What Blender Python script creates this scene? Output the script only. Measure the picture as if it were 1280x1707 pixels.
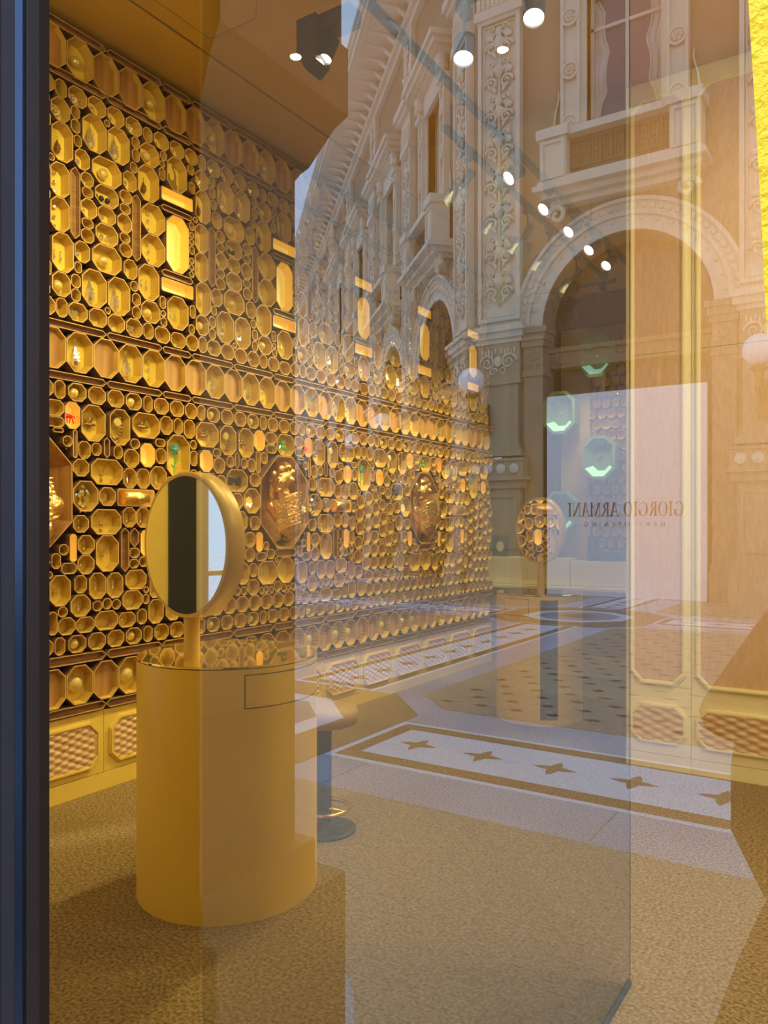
import bpy, math, random
from mathutils import Vector, Matrix
random.seed(7)
for o in list(bpy.data.objects): bpy.data.objects.remove(o, do_unlink=True)
scene = bpy.context.scene
COL = scene.collection
R = math.radians
# ------------------------------------------------------------------ camera
PANE_Y = 0.70                       # shop window plane; the camera stands 0.7 m in front of it
cam_data = bpy.data.cameras.new('camera')
cam_data.sensor_fit = 'VERTICAL'; cam_data.sensor_height = 36.0
cam_data.lens = 1310.0/1707.0*36.0
cam_data.shift_y = 25.5/1707.0
cam_data.clip_start = 0.02; cam_data.clip_end = 400
cam = bpy.data.objects.new('camera', cam_data); COL.objects.link(cam)
cam.location = (0, 0, 1.5)
cam.rotation_euler = (R(90), 0, math.atan2(850, 1310))
scene.camera = cam
# ------------------------------------------------------------------ sky over the arcade
world = bpy.data.worlds.new('sky'); scene.world = world; world.use_nodes = True
wn = world.node_tree
bg = wn.nodes['Background']
bg.inputs[0].default_value = (0.50, 0.70, 1.0, 1); bg.inputs[1].default_value = 2.6
sun = bpy.data.lights.new('sun', 'SUN'); sun.energy = 9.5; sun.angle = R(10); sun.color = (1.0, 0.92, 0.80)
sun_o = bpy.data.objects.new('sun', sun); COL.objects.link(sun_o)
sun_o.rotation_euler = (R(42), R(6), R(-28))
vs = scene.view_settings
vs.view_transform = 'Standard'; vs.look = 'None'; vs.gamma = 1.0; vs.exposure = 0.0
vs.use_curve_mapping = False
# area lamps added out of view to brighten the shop
def area_light(name, loc, sx, sy, energy, color, rot=(0, 0, 0)):
    l = bpy.data.lights.new(name, 'AREA'); l.shape = 'RECTANGLE' if sx > .2 else 'DISK'; l.size = sx; l.size_y = sy
    l.energy = energy; l.color = color
    o = bpy.data.objects.new(name, l); COL.objects.link(o); o.location = loc; o.rotation_euler = rot
    return o
WARM = (1.0, 0.84, 0.34)
area_light('front_fill_light', (-2.5, .95, 3.8), 1.6, 0.5, 30, WARM, (R(62), 0, R(25)))  # added lamp behind the window frame, grazing the display wall
for dx, dy in ((.45,1.5),(.45,2.9),(.45,4.2),(1.5,2.2),(1.5,3.6)): area_light('right_fill_light', (dx,dy,4.27), .06, .06, 40, (1.0, .86, .60))  # added fill for the right side, out of frame, without fixtures
area_light('store_light', (0.2, 8.0, 4.2), 2.0, 1.6, 60, WARM)

# ------------------------------------------------------------------ mesh helpers
class MB:
    def __init__(s): s.v = []; s.f = []; s.m = []
    def add(s, vs_, fs, m=0):
        b = len(s.v); s.v += [tuple(p) for p in vs_]
        for f in fs: s.f.append(tuple(b+i for i in f)); s.m.append(m)
        return s
    def box(s, x0, x1, y0, y1, z0, z1, m=0):
        v = [(x0,y0,z0),(x1,y0,z0),(x1,y1,z0),(x0,y1,z0),(x0,y0,z1),(x1,y0,z1),(x1,y1,z1),(x0,y1,z1)]
        return s.add(v, [(0,3,2,1),(4,5,6,7),(0,1,5,4),(1,2,6,5),(2,3,7,6),(3,0,4,7)], m)
    def prism(s, poly, a, b, axis='z', m=0):
        n = len(poly)
        def P(p, h):
            return (p[0],p[1],h) if axis == 'z' else ((p[0],h,p[1]) if axis == 'y' else (h,p[0],p[1]))
        v = [P(p,a) for p in poly]+[P(p,b) for p in poly]
        f = [tuple(range(n))[::-1], tuple(range(n,2*n))]+[(i,(i+1)%n,n+(i+1)%n,n+i) for i in range(n)]
        return s.add(v, f, m)
    def lathe(s, prof, n=24, c=(0,0,0), axis='z', m=0, cap=True):
        v = []; f = []
        for (r,h) in prof:
            for i in range(n):
                a = 2*math.pi*i/n; p = (r*math.cos(a), r*math.sin(a), h)
                if axis == 'y': p = (p[0], p[2], p[1])
                if axis == 'x': p = (p[2], p[0], p[1])
                v.append((p[0]+c[0], p[1]+c[1], p[2]+c[2]))
        k = len(prof)
        for j in range(k-1):
            for i in range(n):
                f.append((j*n+i, j*n+(i+1)%n, (j+1)*n+(i+1)%n, (j+1)*n+i))
        if cap: f.append(tuple(range(n))[::-1]); f.append(tuple(range((k-1)*n, k*n)))
        return s.add(v, f, m)
    def ell(s, c, r, nu=10, nv=6, m=0, mat=None):
        if not hasattr(r, '__len__'): r = (r, r, r)
        v = []; f = []
        for j in range(1, nv):
            ph = math.pi*j/nv
            for i in range(nu):
                a = 2*math.pi*i/nu
                v.append(Vector((r[0]*math.sin(ph)*math.cos(a), r[1]*math.sin(ph)*math.sin(a), r[2]*math.cos(ph))))
        v.append(Vector((0,0,r[2]))); v.append(Vector((0,0,-r[2])))
        if mat is not None: v = [mat @ p for p in v]
        v = [(p[0]+c[0], p[1]+c[1], p[2]+c[2]) for p in v]
        t = len(v)-2; b = t+1
        for i in range(nu):
            f.append((t, i, (i+1)%nu)); f.append((b, (nv-2)*nu+(i+1)%nu, (nv-2)*nu+i))
            for j in range(nv-2):
                f.append((j*nu+i, (j+1)*nu+i, (j+1)*nu+(i+1)%nu, j*nu+(i+1)%nu))
        return s.add(v, f, m)
    def tube(s, pts, rad, n=6, m=0, closed=False):
        pts = [Vector(p) for p in pts]; k = len(pts)
        rr = rad if hasattr(rad, '__len__') else [rad]*k
        v = []; f = []; up = Vector((0.3,0.2,1)).normalized()
        for j, p in enumerate(pts):
            a = pts[(j-1)%k] if (closed or j > 0) else p
            b = pts[(j+1)%k] if (closed or j < k-1) else p
            d = (b-a); d = d.normalized() if d.length > 1e-9 else Vector((0,0,1))
            x = up.cross(d)
            if x.length < 1e-4: x = Vector((1,0,0)).cross(d)
            x.normalize(); y = d.cross(x)
            for i in range(n):
                t = 2*math.pi*i/n
                v.append(p + x*math.cos(t)*rr[j] + y*math.sin(t)*rr[j])
        for j in range(k if closed else k-1):
            q = (j+1)%k
            for i in range(n): f.append((j*n+i, j*n+(i+1)%n, q*n+(i+1)%n, q*n+i))
        if not closed: f.append(tuple(range(n))[::-1]); f.append(tuple(range((k-1)*n, k*n)))
        return s.add(v, f, m)
    def merge(s, o, off=(0,0,0), sc=1.0):
        b = len(s.v)
        s.v += [(p[0]*sc+off[0], p[1]*sc+off[1], p[2]*sc+off[2]) for p in o.v]
        s.f += [tuple(b+i for i in f) for f in o.f]; s.m += o.m
        return s
    def mesh(s, name, mats, smooth=False):
        me = bpy.data.meshes.new(name); me.from_pydata(s.v, [], s.f)
        for mt in (mats if isinstance(mats, (list, tuple)) else [mats]): me.materials.append(mt)
        me.polygons.foreach_set('material_index', s.m)
        if smooth: me.polygons.foreach_set('use_smooth', [True]*len(s.f))
        me.update(); return me
def link(name, data, parent=None, loc=(0,0,0), rot=(0,0,0)):
    o = bpy.data.objects.new(name, data); COL.objects.link(o)
    if parent is not None: o.parent = parent
    o.location = loc; o.rotation_euler = rot
    return o
def obj(name, mb, mats, parent=None, loc=(0,0,0), rot=(0,0,0), smooth=False):
    return link(name, mb.mesh(name, mats, smooth), parent, loc, rot)
def tag(o, label, cat, group=None):
    o['label'] = label; o['category'] = cat
    if group: o['group'] = group
    return o
def thing(name, label, cat, loc=(0,0,0), rot=(0,0,0), group=None):
    return tag(link(name, None, None, loc, rot), label, cat, group)
def struct(o): o['kind'] = 'structure'; return o
def stuff(o): o['kind'] = 'stuff'; return o
def copy_tree(o, parent=None):
    c = o.copy(); COL.objects.link(c); c.parent = parent
    for ch in o.children: copy_tree(ch, c)
    return c
def bevel(o, w=0.004, seg=2):
    b = o.modifiers.new('bevel', 'BEVEL'); b.width = w; b.segments = seg; b.limit_method = 'ANGLE'; b.angle_limit = R(40)
    return o
def octagon(w, h, k=0.29):
    c = k*min(w, h)
    return [(-w/2+c,-h/2),(w/2-c,-h/2),(w/2,-h/2+c),(w/2,h/2-c),(w/2-c,h/2),(-w/2+c,h/2),(-w/2,h/2-c),(-w/2,-h/2+c)]
def reg8(r, c=(0,0)):
    return [(c[0]+r*math.cos(math.pi/8+i*math.pi/4), c[1]+r*math.sin(math.pi/8+i*math.pi/4)) for i in range(8)]

# ------------------------------------------------------------------ materials
MATS = {}
def mat(name, c1, c2=None, scale=20, rough=0.5, metal=0.0, bump=0.0, bscale=None, emit=None, estr=0.0, stretch=(1,1,1), detail=3, spec=0.5, coat=0.0):
    m = bpy.data.materials.new(name); m.use_nodes = True; MATS[name] = m
    nt = m.node_tree; p = nt.nodes['Principled BSDF']
    p.inputs['Base Color'].default_value = (*c1, 1)
    p.inputs['Roughness'].default_value = rough; p.inputs['Metallic'].default_value = metal
    p.inputs['Specular IOR Level'].default_value = spec
    p.inputs['Coat Weight'].default_value = coat
    tc = nt.nodes.new('ShaderNodeTexCoord'); mp = nt.nodes.new('ShaderNodeMapping')
    mp.inputs['Scale'].default_value = stretch
    nt.links.new(tc.outputs['Object'], mp.inputs['Vector'])
    if c2 is not None:
        n = nt.nodes.new('ShaderNodeTexNoise'); n.inputs['Scale'].default_value = scale; n.inputs['Detail'].default_value = detail
        nt.links.new(mp.outputs['Vector'], n.inputs['Vector'])
        r = nt.nodes.new('ShaderNodeValToRGB')
        r.color_ramp.elements[0].position = 0.33; r.color_ramp.elements[1].position = 0.67
        r.color_ramp.elements[0].color = (*c1, 1); r.color_ramp.elements[1].color = (*c2, 1)
        nt.links.new(n.outputs['Fac'], r.inputs['Fac']); nt.links.new(r.outputs['Color'], p.inputs['Base Color'])
    if bump:
        n2 = nt.nodes.new('ShaderNodeTexNoise'); n2.inputs['Scale'].default_value = bscale or scale*3; n2.inputs['Detail'].default_value = 3
        nt.links.new(mp.outputs['Vector'], n2.inputs['Vector'])
        b = nt.nodes.new('ShaderNodeBump'); b.inputs['Strength'].default_value = bump; b.inputs['Distance'].default_value = 0.01
        nt.links.new(n2.outputs['Fac'], b.inputs['Height']); nt.links.new(b.outputs['Normal'], p.inputs['Normal'])
    if emit is not None:
        p.inputs['Emission Color'].default_value = (*emit, 1); p.inputs['Emission Strength'].default_value = estr
    return m
def glass(name, refl, tint, ior=None, rough=0.0, gcol=1.0):
    """thin sheet: lets light straight through with a tint and mirrors a share of it"""
    m = bpy.data.materials.new(name); m.use_nodes = True; MATS[name] = m
    nt = m.node_tree; nt.nodes.clear()
    out = nt.nodes.new('ShaderNodeOutputMaterial'); mix = nt.nodes.new('ShaderNodeMixShader')
    tr = nt.nodes.new('ShaderNodeBsdfTransparent'); tr.inputs[0].default_value = (*tint, 1)
    gl = nt.nodes.new('ShaderNodeBsdfGlossy'); gl.inputs['Roughness'].default_value = rough
    gl.inputs['Color'].default_value = (gcol, gcol, gcol, 1)
    if ior:
        fr = nt.nodes.new('ShaderNodeFresnel'); fr.inputs['IOR'].default_value = ior
        nt.links.new(fr.outputs[0], mix.inputs[0])
    else: mix.inputs[0].default_value = refl
    nt.links.new(tr.outputs[0], mix.inputs[1]); nt.links.new(gl.outputs[0], mix.inputs[2])
    nt.links.new(mix.outputs[0], out.inputs[0])
    return m
M = MATS
mat('box_outer', (.21,.11,.042), (.27,.145,.058), 20, .6)
mat('rim', (.54,.33,.115), (.66,.43,.17), 30, .5, stretch=(1,1,6))
mat('bar_wood', (.26,.13,.045), (.40,.21,.075), 14, .5, stretch=(1,1,9), bump=.1)
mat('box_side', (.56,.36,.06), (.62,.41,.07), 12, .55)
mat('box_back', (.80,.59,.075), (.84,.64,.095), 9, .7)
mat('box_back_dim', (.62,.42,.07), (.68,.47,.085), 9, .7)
mat('wood_panel', (.34,.165,.042), (.50,.27,.08), 26, .5, stretch=(1,1,.10), bump=.10)
mat('gap_brown', (.13,.07,.028), (.17,.09,.036), 12, .8)
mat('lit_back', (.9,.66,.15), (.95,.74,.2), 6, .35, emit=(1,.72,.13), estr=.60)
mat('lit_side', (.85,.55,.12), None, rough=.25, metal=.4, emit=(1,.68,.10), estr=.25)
mat('cream', (.76,.56,.11), (.79,.59,.13), 5, .42)
mat('cream_pale', (.84,.74,.40), (.86,.77,.44), 5, .4)
mat('gold_line', (.80,.60,.12), None, rough=.3, metal=.2)
mat('fabric', (.62,.41,.22), (.68,.46,.26), 60, .85, stretch=(1,1,.25), bump=.15, bscale=90)
mat('quilt', (.66,.44,.22), (.74,.51,.28), 30, .6)
mat('plinth', (.80,.54,.07), (.83,.57,.075), 4, .42)
mat('plinth_top', (.92,.70,.18), None, rough=.03, metal=.8)
mat('seam', (.06,.035,.01), None, rough=.8)
mat('ceiling', (.55,.36,.09), (.57,.375,.095), 2, .8)
mat('carpet', (.17,.108,.034), (.50,.35,.14), 75, .95, bump=1.0, bscale=240, detail=6)
mat('black', (.012,.012,.014), None, rough=.4)
mat('black_soft', (.02,.02,.024), None, rough=.7)
mat('frame_brown', (.065,.042,.034), (.075,.048,.04), 3, .42)
mat('frame_sky_sheen', (.05,.075,.13), None, rough=.22, metal=.7)  # dark metal with the sky's blue reflection put into its colour
mat('frame_purple', (.050,.042,.052), (.06,.048,.06), 3, .5)
mat('silver', (.9,.9,.88), None, rough=.02, metal=1)
mat('mirror_rim', (.62,.41,.09), None, rough=.4, metal=.15)
mat('crystal', (.97,.97,.92), None, rough=.08, metal=.85, coat=1)
mat('amber', (.82,.66,.22), None, rough=.08, metal=.35, coat=1)
mat('gold_metal', (.85,.56,.14), None, rough=.2, metal=1)
mat('copper_foil', (.90,.50,.15), (1.0,.78,.32), 22, .22, metal=.9, bump=.9, bscale=60)
mat('chain', (.55,.40,.16), None, rough=.3, metal=1)
mat('bronze', (.30,.18,.06), None, rough=.35, metal=.8)
mat('red', (.8,.02,.02), None, rough=.25)
mat('teal_glass', (.02,.35,.42), None, rough=.08, coat=1)
mat('green_glass', (.12,.42,.10), None, rough=.1, coat=1)
mat('print_brown', (.30,.18,.03), None, rough=.7)
mat('dark_brown', (.05,.025,.012), (.06,.03,.015), 4, .5)
mat('olive', (.34,.24,.06), (.37,.26,.07), 4, .6)
mat('teal_box', (.20,.34,.30), None, rough=.4)
mat('teal_lit', (.5,.9,.8), None, rough=.4, emit=(.35,1,.85), estr=.55)
mat('counter', (.74,.66,.45), (.77,.69,.48), 4, .4)
mat('dark_green', (.015,.06,.06), None, rough=.4)
mat('white_card', (.8,.8,.76), None, rough=.6)
mat('lamp_on', (1,1,1), None, emit=(1,.95,.85), estr=14)
mat('stone', (.34,.235,.135), (.42,.30,.18), 1.6, .75, bump=.12, bscale=30)  # bay walls and jambs, colour darkened for shade below the balconies
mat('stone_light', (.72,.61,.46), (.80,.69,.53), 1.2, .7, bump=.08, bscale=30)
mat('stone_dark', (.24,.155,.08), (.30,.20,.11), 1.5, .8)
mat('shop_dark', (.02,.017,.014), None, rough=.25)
mat('lining_dark', (.006,.005,.004), None, rough=.8, spec=.1)
mat('window_glass', (.10,.13,.17), None, rough=.08)
mat('curtain', (.72,.70,.66), (.52,.46,.36), 1.6, .8)
mat('iron', (.03,.035,.045), None, rough=.5, metal=.4)
mat('globe', (.92,.92,.92), None, rough=.25)
mat('poster', (.88,.86,.88), None, rough=.6)
mat('poster_ink', (.34,.10,.06), None, rough=.6)
mat('mosaic_tan', (.30,.25,.17), (.44,.37,.27), 22, .4, detail=8)
mat('mosaic_brown', (.24,.145,.075), (.31,.20,.11), 14, .4, detail=8)
mat('marble_grey', (.36,.41,.52), (.47,.52,.63), 1.5, .25, detail=6)
mat('marble_white', (.68,.75,.88), (.78,.84,.95), 14, .3, detail=6)
mat('mosaic_dark', (.035,.028,.022), (.06,.045,.035), 18, .4)
mat('mosaic_brownband', (.20,.12,.06), (.27,.17,.09), 18, .4)
mat('slate', (.20,.24,.27), (.28,.32,.35), 3, .3)
mat('yellow_strap', (1.0,.62,.0), (1.0,.72,.02), 40, .6, bump=.5, bscale=120)
mat('stone_shaded', (.42,.31,.19), (.50,.38,.24), 1.6, .75, bump=.1, bscale=30)  # lower pilaster stone, ground-floor shade put into its colour
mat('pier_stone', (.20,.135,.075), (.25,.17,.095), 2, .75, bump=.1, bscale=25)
mat('coat', (.030,.024,.020), (.040,.032,.026), 8, .9)
mat('trousers', (.020,.020,.026), None, rough=.9)
mat('skin', (.55,.34,.24), None, rough=.5)
mat('hair', (.03,.02,.015), None, rough=.5)
mat('leather', (.10,.055,.03), None, rough=.5)
mat('stool_seat', (.36,.23,.09), (.40,.26,.10), 10, .6)
glass('pane_glass', .21, (.90,.90,.86))
glass('side_glass', .05, (.86,.87,.88), 2.3, 0.0, .28)
glass('clear_glass', .08, (.9,.9,.88))
# ================================================================== the shop's shell
CEIL = 4.29
WX = -3.86                                      # backing of the display wall
m = MB(); m.box(-7, 3.2, PANE_Y+.04, 12, -.12, 0)
struct(obj('floor', m, M['carpet']))
# ceiling with a dark shadow gap running beside the display wall, and a hatch
m = MB()
m.box(-7, -3.405, PANE_Y+.06, 12, CEIL, CEIL+.12); m.box(-3.385, 3.2, PANE_Y+.06, 12, CEIL, CEIL+.12)
ceiling = struct(obj('ceiling', m, M['ceiling']))
m = MB(); m.box(-3.41, -3.38, PANE_Y+.06, 12, CEIL+.05, CEIL+.10); obj('shadow_gap', m, M['seam'], ceiling)
def outline_frame(mb, poly, wdt, z0, z1, mi=0):
    n = len(poly); cx_ = sum(p[0] for p in poly)/n; cy_ = sum(p[1] for p in poly)/n
    inn = [(cx_+(p[0]-cx_)*(1-wdt), cy_+(p[1]-cy_)*(1-wdt)) for p in poly]
    for i in range(n):
        j = (i+1) % n; mb.prism([poly[i], poly[j], inn[j], inn[i]], z0, z1, 'z', mi)
m = MB(); outline_frame(m, [(-3.28,3.23),(-2.93,3.23),(-2.80,3.10),(-2.80,2.70),(-2.93,2.57),(-3.28,2.57)], .02, CEIL-.003, CEIL+.001)
obj('access_hatch', m, M['olive'], ceiling)
# left wall: backing, dark post, side window near the front
m = MB(); m.box(WX-.22, WX-.10, 1.60, 8.10, 0, CEIL)
wall_left = struct(obj('wall_left', m, M['gap_brown']))
m = MB(); m.box(WX-.10, WX+.06, 1.60, 2.2, 0.0, CEIL); obj('end_panel', m, M['cream'], wall_left)
m = MB(); m.box(WX-.12, WX+.08, 1.43, 1.60, 0, CEIL); m.box(WX-.12, WX+.05, PANE_Y, .78, 0, CEIL); m.box(WX-.12, WX+.02, .78, 1.43, 0, .12)
w1 = struct(obj('window_1', m, M['black_soft']))
m = MB(); m.box(WX-.10, WX-.02, 1.30, 1.43, .12, CEIL); obj('window_post', m, M['counter'], w1)
m = MB(); m.box(WX-.06, WX-.055, .78, 1.30, .12, CEIL); obj('pane', m, M['clear_glass'], w1)
m = MB(); m.box(WX-.10, WX-.02, .78, 1.30, 1.20, 1.23); obj('transom', m, M['counter'], w1)
# rear of the store
m = MB(); m.box(-7, 3.2, 9.5, 9.62, 0, CEIL); wall_back = struct(obj('wall_back', m, M['olive']))
m = MB(); m.box(-7.0, -6.9, 8.1, 9.5, 0, CEIL); m.box(-7.0, WX-.12, 8.0, 8.1, 0, CEIL); struct(obj('wall_side', m, M['olive']))
m = MB(); m.box(3.1, 3.2, PANE_Y+.05, 5.06, 0, CEIL); struct(obj('wall_end', m, M['cream']))
m = MB(); m.box(-1.43, 3.2, 5.06, 5.20, 0, CEIL); wall_right = struct(obj('wall_right', m, M['cream']))
m = MB(); m.box(1.8, 1.9, 5.2, 9.5, 0, CEIL); struct(obj('wall_store', m, M['olive']))
# front: solid wall behind the stone pier, wall over the window, window frame
m = MB(); m.box(WX-.12, -1.20, PANE_Y-.02, PANE_Y+.10, 0, CEIL+.12)
m.box(WX-.12, 3.2, PANE_Y-.05, PANE_Y+.06, CEIL-.02, 9.0); m.box(2.2, 3.2, PANE_Y-.05, PANE_Y+.06, 0, CEIL)
struct(obj('wall_front', m, M['cream']))
m = MB(); m.box(-1.20, -1.105, PANE_Y+.006, PANE_Y+.045, 0, CEIL); m.box(2.1, 2.2, PANE_Y-.03, PANE_Y+.05, 0, CEIL)
m.box(-1.1, 2.2, PANE_Y-.03, PANE_Y+.045, CEIL-.03, CEIL+.05); m.box(-1.1, 2.2, PANE_Y-.03, PANE_Y+.045, -.02, .05)
w2 = struct(obj('window_2', m, M['frame_brown'])); bevel(w2, .0015)
m = MB(); m.box(-1.20, -1.1055, PANE_Y-.000, PANE_Y+.006, 0, CEIL); obj('gasket', m, M['black'], w2)
m = MB(); m.prism([(-1.1125,PANE_Y-.0085),(-1.1055,PANE_Y-.0005),(-1.20,PANE_Y-.0005),(-1.20,PANE_Y-.0085)], 0, CEIL, 'z'); obj('chamfer_strip', m, M['frame_sky_sheen'], w2)
m = MB(); m.box(-1.25, -1.1125, PANE_Y-.030, PANE_Y-.0088, 0, CEIL); obj('outer_jamb', m, M['frame_purple'], w2)
# one face only, so that the sheet mirrors once
m = MB(); m.add([(-1.106,PANE_Y+.001,.05),(2.1,PANE_Y+.001,.05),(2.1,PANE_Y+.001,CEIL-.03),(-1.106,PANE_Y+.001,CEIL-.03)], [(0,1,2,3)])
pane = obj('pane', m, M['pane_glass'], w2)
# glass screen standing at right angles to the window
SX = -0.7275
m = MB(); m.add([(SX,PANE_Y+.003,.012),(SX,2.606,.012),(SX,2.606,CEIL),(SX,PANE_Y+.003,CEIL)], [(0,1,2,3)])
screen = thing('glass_screen', 'tall grey tinted glass screen standing on the carpet behind the window', 'glass screen', (0,0,0))
obj('glass_sheet', m, M['side_glass'], screen)
m = MB(); m.box(SX-.007, SX+.007, PANE_Y+.04, 2.60, 0, .016); obj('floor_channel', m, M['black_soft'], screen)
m = MB(); m.box(SX-.0012, SX+.0012, 2.6045, 2.6075, 0.0, CEIL); obj('edge_strip', m, M['seam'], screen)

# ------------------------------------------------------------------ moulded wall panels
def chamf(w, h, c): return [(-w/2+c,-h/2),(w/2-c,-h/2),(w/2,-h/2+c),(w/2,h/2-c),(w/2-c,h/2),(-w/2+c,h/2),(-w/2,h/2-c),(-w/2,-h/2+c)]
def moulding(w, h, c, wd, d):
    """chamfered picture-frame moulding, local x along the wall, y out of it, two steps"""
    mb = MB()
    for (g, wdd, dd) in ((0, wd, d), (wd*.28, wd*.42, d*1.6)):
        a = chamf(w-2*g, h-2*g, c); b = chamf(w-2*g-2*wdd, h-2*g-2*wdd, max(c-wdd*.59, .005))
        for i in range(8):
            j = (i+1) % 8; mb.prism([a[i], a[j], b[j], b[i]], 0, dd, 'y')
    return mb
def quilt(w, h, c, nx, nz, d):
    """padded panel stitched in flat diamonds, clipped to the chamfered outline"""
    mb = MB(); NX = max(2, int(w/nx*6)); NZ = max(2, int(h/nz*6)); v = []; ok = {}
    for j in range(NZ+1):
        for i in range(NX+1):
            x = -w/2+w*i/NX; z = -h/2+h*j/NZ
            a = x/nx+z/nz; b = x/nx-z/nz
            hgt = (abs(math.sin(math.pi*a))*abs(math.sin(math.pi*b)))**.5
            v.append((x, .004+d*hgt, z))
    f = []
    for j in range(NZ):
        for i in range(NX):
            x = -w/2+w*(i+.5)/NX; z = -h/2+h*(j+.5)/NZ
            if abs(x)-w/2+abs(z)-h/2 > -c: continue
            k = j*(NX+1)+i; f.append((k, k+NX+1, k+NX+2, k+1))
    return mb.add(v, f)
# panels on the right-hand wall (local y points to -Y)
PW = .93; ZL0, ZL1 = .155, .405
bm_board = MB(); bm_board.box(-PW/2+.0015, PW/2-.0015, 0, .03, .092, CEIL)
bm_skirt = MB(); bm_skirt.box(-PW/2+.0015, PW/2-.0015, 0, .032, 0, .089)
me_board = bm_board.mesh('board', M['cream_pale']); me_skirt = bm_skirt.mesh('skirting', M['cream_pale'])
me_mld_lo = moulding(PW-.05, .25, .06, .028, .010).mesh('moulding', M['cream_pale'])
me_quilt = quilt(PW-.09, .22, .055, .12, .05, .016).mesh('quilted_pad', M['quilt'], True)
UZ0, UZ1 = .52, CEIL-.10
me_mld_up = moulding(PW-.05, UZ1-UZ0, .07, .030, .012).mesh('moulding', M['cream_pale'])
bm = MB(); bm.prism(chamf(PW-.10, UZ1-UZ0-.05, .06), 0, .006, 'y')
pz = (UZ0+UZ1)/2
fab = MB(); w_ = PW-.10; z0 = UZ0+.025; z1 = UZ1-.025; c_ = .06
fab.prism([(-w_/2+c_, z0), (w_/2-c_, z0), (w_/2, z0+c_), (w_/2, 2.576), (-w_/2, 2.576), (-w_/2, z0+c_)], 0, .006, 'y')
fab.prism([(-w_/2, 2.584), (w_/2, 2.584), (w_/2, z1-c_), (w_/2-c_, z1), (-w_/2+c_, z1), (-w_/2, z1-c_)], 0, .006, 'y')
me_fab = fab.mesh('fabric_panel', M['fabric'])
for i in range(5):
    xc = -1.035+PW*(i-.5)
    if i == 0:      # the panel cut by the wall's end
        xc = -1.035-PW/2
        b = MB(); b.box(-(-1.035-xc), PW/2-.07, 0, .03, .092, CEIL)
    pn = link('wall_panel', me_board if i else None, wall_right, (xc, 5.06, 0), (0, 0, math.pi))
    if i == 0:
        L = .395                    # visible width of the first, narrower panel
        pn.location.x = -1.035-L/2
        w0 = L
        b = MB(); b.box(-w0/2+.0015, w0/2-.0015, 0, .03, .092, CEIL)
        pn2 = obj('wall_panel', b, M['cream_pale'], wall_right, pn.location, pn.rotation_euler)
        bpy.data.objects.remove(pn); pn = pn2
        b = MB(); b.box(-w0/2, w0/2, 0, .032, 0, .089); obj('skirting', b, M['cream_pale'], pn)
        obj('moulding', moulding(w0-.05, .25, .06, .028, .010), M['cream_pale'], pn, (0,.03,.28))
        obj('quilted_pad', quilt(w0-.09, .22, .055, .12, .05, .016), M['quilt'], pn, (0,.028,.28), smooth=True)
        obj('moulding', moulding(w0-.05, UZ1-UZ0, .07, .030, .012), M['cream_pale'], pn, (0,.03,pz))
        fb = MB(); wf = w0-.10
        fb.prism([(-wf/2+c_, z0), (wf/2-c_, z0), (wf/2, z0+c_), (wf/2, 2.576), (-wf/2, 2.576), (-wf/2, z0+c_)], 0, .006, 'y')
        fb.prism([(-wf/2, 2.584), (wf/2, 2.584), (wf/2, z1-c_), (wf/2-c_, z1), (-wf/2+c_, z1), (-wf/2, z1-c_)], 0, .006, 'y')
        obj('fabric_panel', fb, M['fabric'], pn, (0,.03,0))
        continue
    link('skirting', me_skirt, pn); link('moulding', me_mld_lo, pn, (0,.03,.28)); link('quilted_pad', me_quilt, pn, (0,.028,.28))
    link('moulding', me_mld_up, pn, (0,.03,pz)); link('fabric_panel', me_fab, pn, (0,.03,0))
# low panels under the display wall (local y points to +X)
BW = 1.034/2; S0 = 2.526
bm = MB(); bm.box(-BW/2+.0015, BW/2-.0015, 0, .06, .10, .455); me_b = bm.mesh('base_panel', M['cream'])
bm = MB(); bm.box(-BW/2, BW/2, 0, .062, 0, .097); me_k = bm.mesh('kick_board', M['cream'])
me_mo = moulding(BW-.07, .27, .06, .024, .012).mesh('moulding', M['cream'])
me_q = quilt(BW-.11, .24, .055, .085, .042, .016).mesh('quilted_pad', M['quilt'], True)
k = -1
for k in range(-1, 11):
    yc = 2.905-BW/2+BW*k
    if yc+BW/2 > 8.2: continue
    p_ = link('base_panel', me_b, wall_left, (WX, yc, 0), (0, 0, -math.pi/2))
    link('kick_board', me_k, p_); link('moulding', me_mo, p_, (0,.06,.272)); link('quilted_pad', me_q, p_, (0,.058,.272))
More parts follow.
